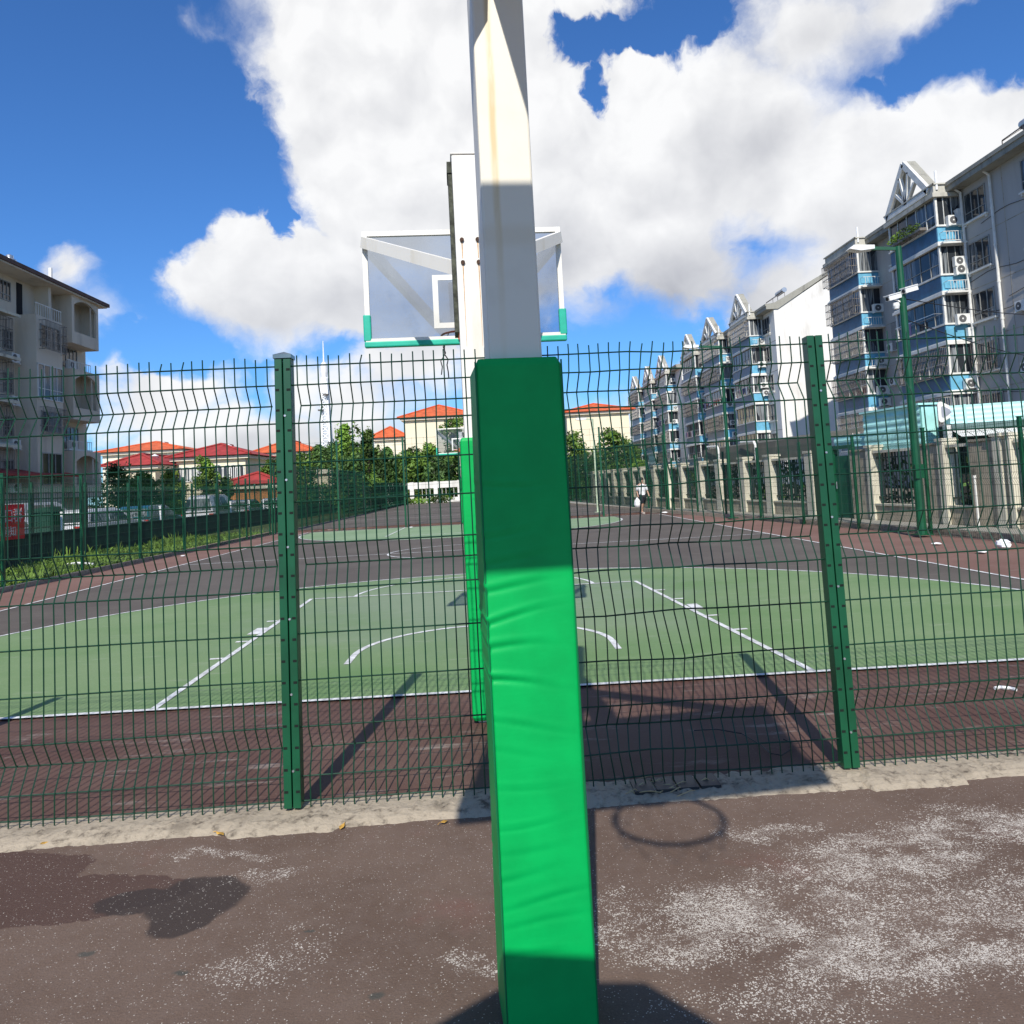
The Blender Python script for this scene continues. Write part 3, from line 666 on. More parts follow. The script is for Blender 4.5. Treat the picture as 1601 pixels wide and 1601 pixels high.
# dark green litter bin by the railing
t = empty('litter_bin', 'dark green wheeled bin standing behind the low wall near the banner', 'bin', (-14.3, 25.2, 0))
b = MB(); b.prism([(-.32, -.3), (.32, -.3), (.32, .3), (-.32, .3)][::-1], 'z', .12, 1.45); b.build('body', mat('dark_green_plastic', (.01, .05, .03), .5), t, bevel=.03)
b = MB(); b.prism([(-.36, 1.45), (.36, 1.45), (.3, 1.62), (-.36, 1.56)], 'y', -.34, .34); b.build('lid', MATS['dark_green_plastic'], t)
b = MB()
for s in (-1, 1): b.tube([(.3, s*.25, .1), (.3, s*.31, .1)], .1, 14)
b.build('wheel', M_dark, t)
# ---------------- cars ----------------
def make_car(loc, rz, col, label, name='parked_car', van=False):
    t = empty(name, label, 'car', loc, rz, 'cars parked along the lane')
    m = mat('car_paint_%s' % col[0], col[1], .25, .1, 0, coat=.6)
    # side profile (x forward, z up), lower body then cabin
    low = [(-2.15, .32), (-2.2, .55), (-2.15, .85), (-1.75, .95), (.9, .98), (1.55, .88), (2.1, .72), (2.18, .45), (2.1, .28)]
    top = [(-2.0, .93), (-1.72, 1.38), (-1.3, 1.47), (.05, 1.47), (.35, 1.38), (1.0, .95)] if not van else [(-2.1, .93), (-1.98, 1.75), (-1.6, 1.85), (.6, 1.85), (1.0, 1.7), (1.65, .93)]
    b = MB(); b.prism(low, 'y', -.87, .87); o = b.build('body', m, t, bevel=.06)
    b = MB(); n = len(top); wi = .78
    for s, w1 in ((-1, .84), (1, .84)):
        pass
    # cabin tapers inwards towards the roof
    vs = []
    for s in (-1, 1):
        for x, z in top: vs.append((x, s*(.84-.18*(z-.93)/.55), z))
    b.v = vs; b.face(tuple(range(n))); b.face(tuple(reversed(range(n, 2*n))))
    for i in range(n): j = (i+1) % n; b.face((i, n+i, n+j, j))
    b.build('roof', m, t, bevel=.03)
    b = MB(); zr = (top[2][1]-.12)
    for s in (-1, 1):
        for x0, x1, x2, x3 in ((-1.55, -.5, -.5, -1.35), (-.42, .72, .28, -.42)):
            y0 = s*(.845-.18*.06); y1 = s*(.848-.18*(zr-.93)/.55)
            b.quad((x0, y0, .99), (x1, y0, .99), (x2, y1, zr), (x3, y1, zr))
    a0, a1 = top[0], top[1]; f0, f1 = top[-1], top[-2]
    def lerp(p, q, k): return (p[0]+(q[0]-p[0])*k, p[1]+(q[1]-p[1])*k)
    for p, q, dx in ((a0, a1, -.012), (f0, f1, .012)):
        u, v = lerp(p, q, .12), lerp(p, q, .88)
        b.quad((u[0]+dx, -.72, u[1]), (u[0]+dx, .72, u[1]), (v[0]+dx, .62, v[1]), (v[0]+dx, -.62, v[1]))
    b.build('window', M_glass, t)
    b = MB()
    for s in (-1, 1): b.box(-2.19, -2.1, s*.75-.12, s*.75+.12, .66, .84)
    b.build('tail_lamp', mat('red_lamp_lens', (.5, .02, .02), .2, 0, 0), t)
    b = MB()
    for s in (-1, 1): b.box(2.06, 2.16, s*.68-.15, s*.68+.15, .60, .72)
    b.build('headlight', mat('clear_lamp_lens', (.7, .72, .74), .1, 0, 0), t)
    for x in (-1.35, 1.38):
        for s in (-1, 1):
            b = MB(); b.tube([(x, s*.68, .32), (x, s*.885, .32)], .32, 18); w_ = b.build('wheel', mat('tyre_rubber', (.02, .02, .02), .85), t)
            b = MB(); b.tube([(x, s*.88, .32), (x, s*.9, .32)], .2, 12); b.build('rim', M_steel, w_)
    return t
W_, S_, B_ = ('white', (.78, .78, .78)), ('silver', (.42, .44, .46)), ('teal', (.02, .12, .14))
make_car((-16.6, 26.2, 0), R(90), W_, 'white parked car beyond the low wall, beside the leftmost white marker post')
make_car((-16.0, 32.0, 0), R(78), W_, 'white parked car with red tail lamps showing between the railings', van=False)
make_car((-16.4, 37.5, 0), R(90), B_, 'dark teal parked car beyond the railing')
make_car((-16.2, 45.0, 0), R(90), W_, 'white parked van further along the lane, in front of the wide villa', van=True)
make_car((-16.2, 51.0, 0), R(90), S_, 'silver parked car near the orange low building')
make_car((-15.9, 57.5, 0), R(90), W_, 'white parked car, the furthest one in the lane')
make_car((-20.5, 35.5, 0), R(90), S_, 'silver van parked across the lane below the trees', van=True)
# ---------------- apartment blocks, right ----------------
SL = [2.60, 5.45, 8.30, 11.15, 14.0]; RZ = 16.85
def window_mesh(w_, h_, mull=2, sill=True):
    """window in the local YZ plane looking to -X: frame, mullions; glass as its own mesh"""
    f = MB(); t_ = .06
    f.box(-.05, .04, 0, w_, 0, t_); f.box(-.05, .04, 0, w_, h_-t_, h_)
    f.box(-.052, .042, 0, t_, 0.001, h_-.001); f.box(-.052, .042, w_-t_, w_, 0.001, h_-.001)
    for i in range(1, mull+1): y = w_*i/(mull+1); f.box(-.045, .035, y-.025, y+.025, t_, h_-t_)
    f.box(-.044, .034, t_, w_-t_, h_*.3-.02, h_*.3+.02)
    g = MB(); g.box(-.012, -.002, .01, w_-.01, .01, h_-.01)
    return f, g
_wc = {}
def add_window(parent, x, y, z, w_, h_, mull=2, rz=0, frame=None, sill=True):
    k = (round(w_, 2), round(h_, 2), mull, sill, (frame or M_frame).name)
    if k not in _wc:
        f, g = window_mesh(w_, h_, mull)
        s = MB(); s.box(-.16, .0, -.12, w_+.12, -.13, -.03)
        s.box(-.11, 0, -.04, .08, -.24, -.13); s.box(-.11, 0, w_-.08, w_+.04, -.24, -.13)
        _wc[k] = (f.mesh('window', frame or M_frame), g.mesh('pane', M_glass), s.mesh('sill', M_white) if sill else None)
    a, b_, c = _wc[k]
    o = bpy.data.objects.new('window', a); COL.objects.link(o); o.parent = parent; o.location = (x, y, z); o.rotation_euler.z = rz
    p = bpy.data.objects.new('pane', b_); COL.objects.link(p); p.parent = o
    if c: q = bpy.data.objects.new('sill', c); COL.objects.link(q); q.parent = o
    return o
def ac_mesh():
    b = MB(); b.box(-.40, .40, -.15, .15, 0, .56)
    b.box(-.42, -.3, -.2, .1, -.06, 0); b.box(.3, .42, -.2, .1, -.06, 0)
    b.cur = 1; n = len(b.v); k = 18
    for rr, yy in ((.215, -.155), (.215, -.165)):
        b.v += [(-.1+rr*math.cos(2*math.pi*i/k), yy, .28+rr*math.sin(2*math.pi*i/k)) for i in range(k)]
    b.face(tuple(n+k+i for i in range(k)))
    for i in range(k): b.face((n+i, n+(i+1) % k, n+k+(i+1) % k, n+k+i))
    b.cur = 0; b.v += [(-.1+.05*math.cos(2*math.pi*i/8), -.170, .28+.05*math.sin(2*math.pi*i/8)) for i in range(8)]; m_ = len(b.v); b.face(tuple(m_-8+i for i in range(8)))
    return b.mesh('air_conditioner', [M_ac, M_fan])
AC = ac_mesh()
def add_ac(parent, x, y, z, rz=0, s=1.0):
    o = bpy.data.objects.new('air_conditioner', AC); COL.objects.link(o); o.parent = parent; o.location = (x, y, z); o.rotation_euler.z = rz; o.scale = (s, s, s); return o
M_cloth = [mat('hung_%s_washing' % n, c, .9) for n, c in (('white', (.75, .75, .75)), ('purple', (.22, .18, .33)), ('pink', (.55, .32, .33)), ('navy', (.05, .06, .14)))]
def balcony(parent, y0, y1, z, q, lod=0, xf=26.0, xb=27.4, last=False, force=None):
    """one storey of a projecting balcony column: slab, blue parapet, glazing; q is its random stream"""
    b = MB(); H = RZ-SL[-1]
    b.cur = 0; b.box(xf-.14, xb, y0-.16, y1+.16, z-.12, z+.06); b.box(xf-.06, xb, y0-.06, y1+.06, z+.061, z+.14)        # white slab with a lip
    b.box(xf-.09, xb, y0-.09, y1+.09, z+1.02, z+1.12)                                                                 # white sill
    b.cur = 1; b.box(xf, xf+.1, y0+.0, y1, z+.14, z+1.02)  # front in the darkened copy of the tile
    b.cur = 2; b.box(xf+.1, xb, y0+.001, y0+.1, z+.14, z+1.02); b.box(xf+.1, xb, y1-.1, y1-.001, z+.14, z+1.02)  # ends in the sunlit copy of the tile
    b.cur = 2; b.box(xf-.012, xf+.12, y0-.012, y0+.10, z+.14, z+1.02)
    b.cur = 0; b.box(xf-.02, xf+.1, y0-.02, y0+.12, z+1.12, z+H-.12); b.box(xf-.02, xf+.1, y1-.12, y1+.02, z+1.12, z+H-.12)   # corner posts
    bo = b.build('balcony', [M_white, M_blue_shade, M_blue_lit], parent)
    g = MB(); g.cur = 0; g.box(xf+.05, xf+.06, y0+.12, y1-.12, z+1.12, z+H-.12); g.box(xf+.1, xb, y0+.05, y0+.06, z+1.12, z+H-.12)
    g.cur = 1; n = max(3, int((y1-y0)/.9))
    for i in range(1, n): yy = y0+(y1-y0)*i/n; g.box(xf+.01, xf+.09, yy-.02, yy+.02, z+1.121, z+H-.121)
    for i in range(1, 3): xx = xf+(xb-xf)*i/3; g.box(xx-.02, xx+.02, y0+.01, y0+.09, z+1.121, z+H-.121)
    g.box(xf+.012, xf+.088, y0+.12, y1-.12, z+1.72, z+1.76)
    go = g.build('glazing', [M_glass, M_framew if q.random() < .6 else M_frame], bo)
    r_ = q.random()*.95 if force is None else force
    if r_ < .5 and not last:     # a steel security cage bulging from the glazing
        c = MB(); d_ = q.uniform(.35, .6); z0, z1 = z+1.05, z+H-.25; ya, yb = y0-.0, y1-.3
        nn = int((yb-ya)/.16)
        for i in range(nn+1): yy = ya+(yb-ya)*i/nn; c.bar((xf-d_, yy, z0), (xf-d_, yy, z1), .022)
        for zz in (z0, (z0*2+z1)/3, (z0+2*z1)/3, z1):
            c.bar((xf-d_, ya, zz), (xf-d_, yb, zz), .035)
            for yy in (ya, yb): c.bar((xf-d_, yy, zz), (xf, yy, zz), .03)
        for yy in (ya, yb):
            for i in range(1, 4): c.bar((xf-d_*i/4, yy, z0), (xf-d_*i/4, yy, z1), .02)
        for i in range(1, 3): c.bar((xf-d_*i/3, ya, z0), (xf-d_*i/3, yb, z0), .03)
        c.build('security_cage', M_cage if q.random() < .6 else M_cagel, bo)
    elif r_ < .72:              # washing on a rail
        c = MB(); c.bar((xf-.45, y0+.3, z+1.75), (xf-.45, y1-.6, z+1.75), .03); c.bar((xf, y0+.3, z+1.75), (xf-.45, y0+.3, z+1.75), .03); c.bar((xf, y1-.6, z+1.75), (xf-.45, y1-.6, z+1.75), .03)
        co = c.build('drying_rack', M_steel, bo)
        if lod == 0 or q.random() < .75:
            s = MB(); yy = y0+.5
            while yy < y1-1.4:
                wdt = q.uniform(.3, .6); hh = q.uniform(.4, .8)
                if q.random() < .6:
                    s.cur = q.randrange(4); z9 = z+1.73
                    s.quad((xf-.45, yy, z9-hh), (xf-.43, yy+wdt/2, z9-hh-.03), (xf-.44, yy+wdt, z9-hh+.02), (xf-.45, yy+wdt, z9), (xf-.46, yy, z9))
                    s.quad((xf-.47, yy, z9-hh), (xf-.48, yy, z9), (xf-.47, yy+wdt, z9), (xf-.46, yy+wdt, z9-hh+.02))
                yy += wdt+.1
            if s.f: s.build('washing', M_cloth, bo)
    if q.random() < .85 or last: add_ac(bo, xf+.95+q.uniform(-.15, .3), y0-.22, z+q.choice((.16, .7, 1.0)))
    if q.random() < .4: add_ac(bo, xf+1.0, y0-.24, z+q.choice((.2, 1.5)), s=.92)
    if q.random() < .6:
        c = MB()
        for i in range(6): c.bar((xf+.25+i*.17, y0-.42, z+.08), (xf+.25+i*.17, y0-.42, z+.62), .022)
        c.bar((xf+.1, y0-.42, z+.62), (xf+1.3, y0-.42, z+.62), .03); c.bar((xf+.1, y0-.42, z+.1), (xf+1.3, y0-.42, z+.1), .03)
        for xx in (xf+.1, xf+1.3): c.bar((xx, y0-.42, z+.62), (xx, y0, z+.62), .025)
        c.box(xf, xf+1.4, y0-.46, y0-.16, z-.08, z+.02)
        c.build('ledge_railing', M_white, bo)
    return bo
def gable(parent, y0, y1, z, x=25.95):
    """open triangular frame with fanned struts above a balcony column"""
    b = MB(); ym = (y0+y1)/2; zt = z+2.75; d_ = .22
    def B(p, q_, w_): b.bar((x, p[0], p[1]), (x, q_[0], q_[1]), d_, w_, up=(1, 0, 0)) if False else b.bar((x, p[0], p[1]), (x, q_[0], q_[1]), w_, d_, up=(1, 0, 0))
    B((y0-.1, z+.1), (ym, zt), .38); B((ym, zt), (y1+.1, z+.1), .38); B((y0, z+.12), (y1, z+.12), .32)
    for k in (-.62, -.3, .3, .62): B((ym+k*.12, z+.25), (ym+k*(y1-y0)*.36, z+(1-abs(k))*2.7+.15), .17)
    B((ym, z+.2), (ym, z+1.1), .3)
    b.build('gable_frame', M_white, parent)
    r_ = MB()      # narrow roof slopes behind the frame
    for s in (-1, 1):
        e = ym+s*(y1-y0)/2
        r_.quad((x+.15, e+s*.15, z+.12), (x+.15, ym, zt+.18), (x+.75, ym, zt+.18), (x+.75, e+s*.15, z+.12))
        r_.quad((x+.15, e+s*.15, z+.02), (x+.75, e+s*.15, z+.02), (x+.75, ym, zt+.08), (x+.15, ym, zt+.08))
    r_.build('gable_roof', M_roofs, parent)
def block(y0, y1, stacks, wins, label, q, wallm, lod=0, pipes=()):
    t = empty('apartment_building', label, 'building', (0, 0, 0), 0, 'apartment blocks along the right side')
    xw, xe = 27.4, 39.4; xm = (xw+xe)/2
    b = MB(); b.cur = 0; b.box(xw, xe, y0, y1, 0, 17.0)
    b.prism([(xw+.4, 17.0), (xe-.4, 17.0), (xm, 20.3)], 'y', y0, y0+.25)
    for i in range(6):
        z = (0, *SL)[i]; b.cur = 0
    b.build('wall', [wallm], t)
    g = MB()
    for i in range(1, 6): g.box(xw-.006, xw+.01, y0, y1, SL[i-1]-.02, SL[i-1]+.02)
    for yy in [y0+2.2+i*5.2 for i in range(int((y1-y0)/5.2))]: g.box(xw-.005, xw+.01, yy-.02, yy+.02, 0, 17)
    g.build('groove', M_stone, t)
    r_ = MB()
    r_.prism([(xw-.75, 17.0), (xw-.75, 17.5), (xw+.1, 17.62), (xm, 20.75), (xe+.4, 17.4), (xe+.4, 17.1), (xm, 20.45), (xw+.4, 17.0)], 'y', y0-.12, y1+.12)
    r_.box(xw-.82, xw-.70, y0-.13, y1+.13, 17.3, 17.52)
    r_.build('roof', M_roofs, t)
    for (a, c, gb) in stacks:
        for k, z in enumerate(SL): balcony(t, a, c, z, q, lod, force={0: {0: .1, 1: .1, 2: .6, 3: .9, 4: .9}, 1: {0: .1, 1: .1, 2: .1, 3: .1, 4: .1}}.get(stacks.index((a, c, gb)), {}).get(k) if lod == 0 else None)
        s = MB(); s.cur = 0; s.box(25.78, 27.4, a-.2, c+.2, RZ-.12, RZ+.12); s.box(25.9, 26.0, a-.1, c+.1, RZ+.12, RZ+.62); s.box(26.0, 27.0, a-.1, a, RZ+.12, RZ+.62); s.box(26.0, 27.0, c, c+.1, RZ+.12, RZ+.62); s.box(25.8, 27.3, a-.19, a-.12, RZ+.60, RZ+.68); s.box(25.82, 25.9, a-.19, c+.2, RZ+.60, RZ+.68)
        s.build('parapet', M_parap, t)
        if gb: gable(t, a+gb, c-.1, RZ+.3)
        v = MB(); v.tube([(26.1, a-.12, RZ+.3), (26.1, a-.12, RZ+1.4)], .07, 8); v.build('vent_pipe', M_wpost, t)
    for yy, w_ in wins:
        for z in [0]+SL: add_window(t, xw, yy, z+1.0, w_, 1.6, 1 if w_ < 1.5 else 2)
        if w_ > 1.2:
            for z in SL[:3]:
                if q.random() < .5:
                    c = MB()
                    for i in range(10): c.bar((xw-.4, yy+w_*i/9, z+.9), (xw-.4, yy+w_*i/9, z+2.7), .02)
                    for zz in (z+.9, z+1.8, z+2.7): c.bar((xw-.4, yy, zz), (xw-.4, yy+w_, zz), .03); c.bar((xw, yy, zz), (xw-.4, yy, zz), .03)
                    c.build('window_cage', M_cage, t)
        for z in SL:
            if q.random() < .4: add_ac(t, xw-.2, yy+w_+.55, z+q.uniform(.2, 1.6), R(-90), .95)
    if lod == 0:
        for i in range(5):
            z = q.uniform(4, 15); ya_ = q.uniform(34, 41); c = MB(); c.tube([(xw-.03, ya_+k*.8, z-.12*math.sin(k*1.05)) for k in range(8)], .014, 4); c.build('wall_cable', M_dark, t)
    for yy in pipes:
        p = MB(); p.tube([(xw-.12, yy, 0), (xw-.12, yy, 16.8), (xw-.5, yy, 17.1)], .075, 8)
        for z in range(1, 17, 2): p.tube([(xw-.12, yy, z-.05), (xw-.12, yy, z+.05)], .095, 8)
        p.build('drainpipe', M_white, t)
    return t
q = random.Random(21)
def ynear(px, X=26.0): return atX(px, 620, X).y
b1 = block(22, 60.2, [(43.6, 48.9, .5), (53.4, 58.2, 0), (24, 29, .5)], [(41.2, 1.9), (36.4, 1.9), (32.5, 1.9), (50.2, 1.3)], 'nearest grey block with blue balconies and an open gable frame, at the right edge', q, M_wallg, 0, (40.6, 43.2))
sts = [(ynear(1179), ynear(1150), .4), (ynear(1129), ynear(1102), .4), (ynear(1090), ynear(1070), .4)]
b2 = block(73.7, sts[-1][1]+3.5, sts, [(75.0, 2.0), ((sts[0][1]+sts[1][0])/2-.7, 1.4), ((sts[1][1]+sts[2][0])/2-.7, 1.4)], 'second block with a tall white windowless end wall and three gabled balcony columns', q, M_wallw, 1, (77.0,))
st3 = [(ynear(1043), ynear(1028), .4), (ynear(1019), ynear(1007), .4), (ynear(998), ynear(986), .4)]
b3 = block(st3[0][0]-4, st3[-1][1]+3, st3, [((st3[0][1]+st3[1][0])/2-.7, 1.4)], 'furthest block on the right with three small gables, seen above the trees', q, M_wallw, 1)
# flower box on the top balcony
def leaf_cluster(b, c, rx, ry, rz_, n, s, q, shell=0.0):
    for _ in range(n):
        while True:
            x, y, z = (q.uniform(-1, 1) for _ in range(3)); d = x*x+y*y+z*z
            if d < 1 and d > shell: break
        p = Vector((c[0]+x*rx, c[1]+y*ry, c[2]+z*rz_))
        nrm = (Vector((x, y, z+.3))*.7+Vector((q.gauss(0, .6), q.gauss(0, .6), q.gauss(0, .6)))).normalized()
        a = nrm.orthogonal().normalized(); a = (Matrix.Rotation(q.uniform(0, 6.28), 3, nrm) @ a); bb = nrm.cross(a); k = s*q.uniform(.6, 1.4)
        b.quad(p-a*k, p-bb*k*.45+a*k*.1, p+a*k, p+bb*k*.45+a*k*.1)
M_leaf = [mat('foliage_%d' % i, c, .6, 0, .5, .55, spec=.35) for i, c in enumerate(((.09, .16, .022), (.13, .23, .03), (.06, .12, .025), (.17, .24, .035)))]
for m_ in M_leaf:
    bs = m_.node_tree.nodes['Principled BSDF']; bs.inputs['Transmission Weight'].default_value = 0
fb_ = MB(); fb_.box(25.5, 25.9, 44.5, 48.2, 15.15, 15.3); fb_.cur = 1; leaf_cluster(fb_, (25.6, 46.4, 15.5), .35, 1.9, .4, 420, .09, q)
fb_.build('window_box', [M_cage, M_leaf[1]], b1)
# solar water heaters on the near roof
def heater(loc, label, s=1.0):
    t = empty('solar_water_heater', label, 'water heater', loc, 0, 'solar water heaters on the roofs'); t.scale = (s, s, s)
    b = MB(); b.tube([(.9, -1, 1.05), (.9, 1, 1.05)], .24, 14); b.build('tank', M_steel, t)
    b = MB()
    for i in range(12): y = -.9+i*.165; b.bar((-.3, y, .25), (.8, y, .95), .05)
    b.build('tube_array', mat('dark_glass_tubes', (.02, .02, .03), .15, 0, 0), t)
    b = MB()
    for y in (-.95, .95): b.bar((.9, y, -.3), (.9, y, 1.0), .04); b.bar((-.3, y, -.3), (-.3, y, .25), .04); b.bar((-.3, y, .2), (.9, y, .9), .04)
    b.build('stand', M_cage, t); return t
heater((27.6, 38.4, 17.9), 'solar water heater on the roof edge at the top right corner')
heater((28.4, 34.6, 18.3), 'solar water heater further right along the near roof')
heater((28.2, 76.0, 18.1), 'solar water heater on the roof of the white ended block')

# ---------------- apartment block, left ----------------
t = empty('apartment_building', 'shaded beige block with arched loggias and caged windows at the left edge', 'building', (0, 0, 0))
LX = -29.0; E_ = 15.9; fl = [1.45+2.95*i for i in range(5)]
fl = [-.2, 2.75, 5.7, 8.65, 11.6, 13.2]
M_lw = M_wallb; LY0, LY1 = 20, 56.4
b = MB(); b.box(LX-11, LX, LY0, LY1, 0, E_); b.build('wall', M_lw, t)
b = MB(); b.prism([(LX+1.55, E_-.02), (LX+1.55, E_+.22), (LX-5.5, E_+2.7), (LX-12, E_+.2), (LX-12, E_)], 'y', LY0-.5, LY1+.5); b.build('roof', mat('dark_brown_roof_edge', (.12, .07, .06), .8), t)
b = MB(); b.box(LX, LX+1.45, LY0, LY1+.3, E_-.12, E_-.03); b.build('soffit', M_lw, t)
def loggia(y0, y1, z0, z1, arch=True, proj=1.2):
    """projecting room with an arched opening in its face"""
    X1 = LX+proj; b = MB(); zs_, ze = z0+.7, z1-.28; ya, yb = y0+.3, y1-.3
    b.box(LX, X1, y0, y1, z0-.12, z0); b.box(LX, X1, y0, y1, z1-.1, z1)
    b.box(LX, X1, y0, y0+.15, z0, z1-.1); b.box(LX, X1, y1-.15, y1, z0, z1-.1)
    b.box(X1-.15, X1, y0+.15, y1-.15, z0, zs_)
    b.box(X1-.15, X1, y0+.15, ya, zs_, z1-.1); b.box(X1-.15, X1, yb, y1-.15, zs_, z1-.1)
    n = 12; rise = .45 if arch else .0
    for i in range(n):
        u0, u1 = ya+(yb-ya)*i/n, ya+(yb-ya)*(i+1)/n
        f = lambda u: ze-rise*(abs((u-(ya+yb)/2)/((yb-ya)/2))**2)
        for xx in (X1, X1-.15):
            pp = [(xx, u0, f(u0)), (xx, u1, f(u1)), (xx, u1, z1-.1), (xx, u0, z1-.1)]; b.quad(*(pp if xx == X1 else pp[::-1]))
        b.quad((X1, u0, f(u0)), (X1-.15, u0, f(u0)), (X1-.15, u1, f(u1)), (X1, u1, f(u1)))
    return b.build('loggia', M_lw, t)
def lwin(y, z, w_, h_, x=LX, fr=None, mull=2):
    o = add_window(t, x, y+w_, z, w_, h_, mull, R(180), fr, sill=False); return o
def lcage(y0, y1, z0, z1, d_=.5, x=LX):
    c = MB(); nn = int((y1-y0)/.14)
    for i in range(nn+1): yy = y0+(y1-y0)*i/nn; c.bar((x+d_, yy, z0), (x+d_, yy, z1), .024)
    for zz in (z0, z0+(z1-z0)*.33, z0+(z1-z0)*.66, z1):
        c.bar((x+d_, y0, zz), (x+d_, y1, zz), .035)
        for yy in (y0, y1): c.bar((x, yy, zz), (x+d_, yy, zz), .03)
    for yy in (y0, y1): c.bar((x+d_/2, yy, z0), (x+d_/2, yy, z1), .024)
    c.build('window_cage', M_cage, t)
F5 = 13.25; step = 2.95
for k, (z0, z1) in enumerate(((12.65, 15.9), (7.5, 10.8), (2.3, 5.3))):
    lo = loggia(52.4, 55.9, z0, z1)
    lwin(52.9, z0+.95, 1.0, 1.5, LX+.02, M_framew, 1); b = MB(); b.bar((LX+1.15, 54.9, z0+.7), (LX+1.15, 54.9, z1-.5), .07); b.build('post', M_lw, t)
for z in (10.85, 5.4):
    lwin(52.8, z+.15, 2.4, 1.5, mull=4); b = MB(); b.box(LX, LX+.8, 52.6, 55.6, z-.05, z+.05)
    for i in range(12): b.bar((LX+.75, 52.7+i*.26, z+.05), (LX+.75, 52.7+i*.26, z+.6), .025)
    b.bar((LX+.75, 52.6, z+.6), (LX+.75, 55.6, z+.6), .04); b.build('balcony', M_white, t); add_ac(t, LX+.45, 53.6, z+.08, R(90))
# projecting middle bay with loggia on top and glazing below
b = MB(); b.box(LX, LX+1.3, 48.1, 51.0, 0, 13.5); b.build('bay', M_lw, t)
b = MB()
for i in range(12): b.bar((LX+1.25, 48.2+i*.25, 13.5), (LX+1.25, 48.2+i*.25, 14.25), .028)
b.bar((LX+1.25, 48.1, 14.25), (LX+1.25, 51.0, 14.25), .05); b.build('balcony_railing', M_white, t)
b = MB(); b.box(LX-.001, LX+.02, 48.3, 48.9, 13.5, 15.6); b.build('doorway', M_dark, t)
b = MB(); b.box(LX+.001, LX+.9, 50.2, 50.5, 13.51, 15.9); b.build('partition', M_lw, t)
lwin(51.1, 13.6, 1.0, 1.6, LX, M_framew, 1)
lwin(48.5, 11.6, 2.2, 1.4, LX+1.3); lcage(48.4, 50.8, 11.4, 13.2, .4, LX+1.3)
lwin(48.15, 8.3, 2.8, 2.2, LX+1.3, M_framew, 3)
lwin(48.5, 6.3, 2.2, 1.3, LX+1.3); lcage(48.4, 50.8, 6.1, 7.8, .4, LX+1.3)
lwin(48.5, 3.0, 2.2, 2.0, LX+1.3)
for z in (10.9, 8.2, 5.6, 3.0): lwin(51.2, z, .9, 1.3)
lwin(46.6, 14.2, 1.1, 1.2)
for i, z in enumerate((11.0, 8.4, 5.8, 3.2)):
    lwin(43.4, z+.1, 3.0, 1.7, mull=4); lcage(43.2, 46.6, z, z+1.9, .8); b = MB(); b.prism([(LX, z+2.2), (LX+1.15, z+1.98), (LX+1.15, z+2.15), (LX, z+2.5)], 'y', 43.0, 46.8); b.build('canopy', M_concl, t); lwin(46.9, z+.2, .9, 1.2); add_ac(t, LX+.4, 47.3, z-.6, R(90))
    lwin(38.0, z+.1, 3.6, 1.7, mull=4); lcage(37.6, 41.6, z, z+1.9, .8)
b = MB(); b.tube([(LX+1, 50.3, E_+.2), (LX+1, 50.3, E_+1.1)], .12, 8); b.build('chimney', M_wpost, t)
b = MB(); b.lathe([(0, .2), (.35, .2), (.35, .35), (.2, .45), (.2, .6), (0, .7)], 12, (LX+.9, 46.2, E_+.1)); b.build('vent', M_steel, t)
b = MB(); b.prism([(LX, 3.9), (LX+1.9, 3.5), (LX+1.9, 3.62), (LX, 4.05)], 'y', 44, 52); b.build('awning', M_red, t)
# ---------------- pillar wall, sheds, gate on the right ----------------
def wl(Y): return fx(Y)+1.3
def ywall(px):                                # where the sight line at px meets the wall line
    r = ray(px, 790); k = r.x/r.y; return 13.0/(k+.134)
q = random.Random(5)
WANG = math.atan(.134)
def wseg(px0, px1): return sorted((ywall(px0), ywall(px1)))
def wall_run(label, items, name='railing_wall'):
    """items: (kind, y0, y1); built as parts of one wall"""
    Y0 = min(i[1] for i in items)
    t = empty(name, label, 'wall', (wl(Y0), Y0, 0), WANG)
    for kd, y0, y1 in items:
        a, c = (y0-Y0)/math.cos(WANG), (y1-Y0)/math.cos(WANG)
        b = MB()
        if kd == 'stone':
            b.box(0, .28, a, c, 0, 1.98); b.build('stone_panel', M_stone, t)
            b = MB(); b.box(-.03, .31, a, c, 1.981, 2.04); b.build('coping', M_conc, t)
        elif kd == 'pillar': b.box(-.05, .33, a, c, 0, 2.06); b.box(-.08, .36, a-.03, c+.03, 2.061, 2.13); b.build('pillar', M_concl, t)
        elif kd == 'rail':
            b.box(.02, .26, a, c, 0, .50); b.build('stone_base', M_stone, t)
            b = MB(); b.box(-.02, .3, a, c, .501, .55); b.build('sill', M_concl, t)
            b = MB(); n = max(3, int((c-a)/.13))
            for i in range(1, n): y = a+(c-a)*i/n; b.bar((.14, y, .55), (.14, y, 1.9), .028)
            for z in (.7, 1.75): b.box(.12, .16, a, c, z, z+.04)
            b.build('railing', M_rail, t)
            b = MB(); b.box(.01, .27, a, c, 1.901, 1.97); b.build('lintel', M_concl, t)
    return t
yA = ywall(1334)
wall_run('nearest stretch of stained stone wall with barred openings and a pale yellow pillar, right edge', [
    ('stone', ywall(1601)-6, ywall(1601)-.2), ('rail', ywall(1601)-.2, ywall(1592)), ('pillar', ywall(1590), ywall(1583)), ('pillar', ywall(1575), ywall(1562)), ('stone', ywall(1562), ywall(1522)),
    ('rail', ywall(1522), ywall(1484)), ('pillar', ywall(1484), ywall(1475)), ('stone', ywall(1475), ywall(1435)),
    ('rail', ywall(1435), ywall(1369)), ('pillar', ywall(1369), ywall(1362)), ('stone', ywall(1362), yA)])
its = []; pil = [1276, 1210, 1168, 1130, 1099, 1070, 1049, 1027, 1006, 992, 977, 963, 951, 940, 930, 921]
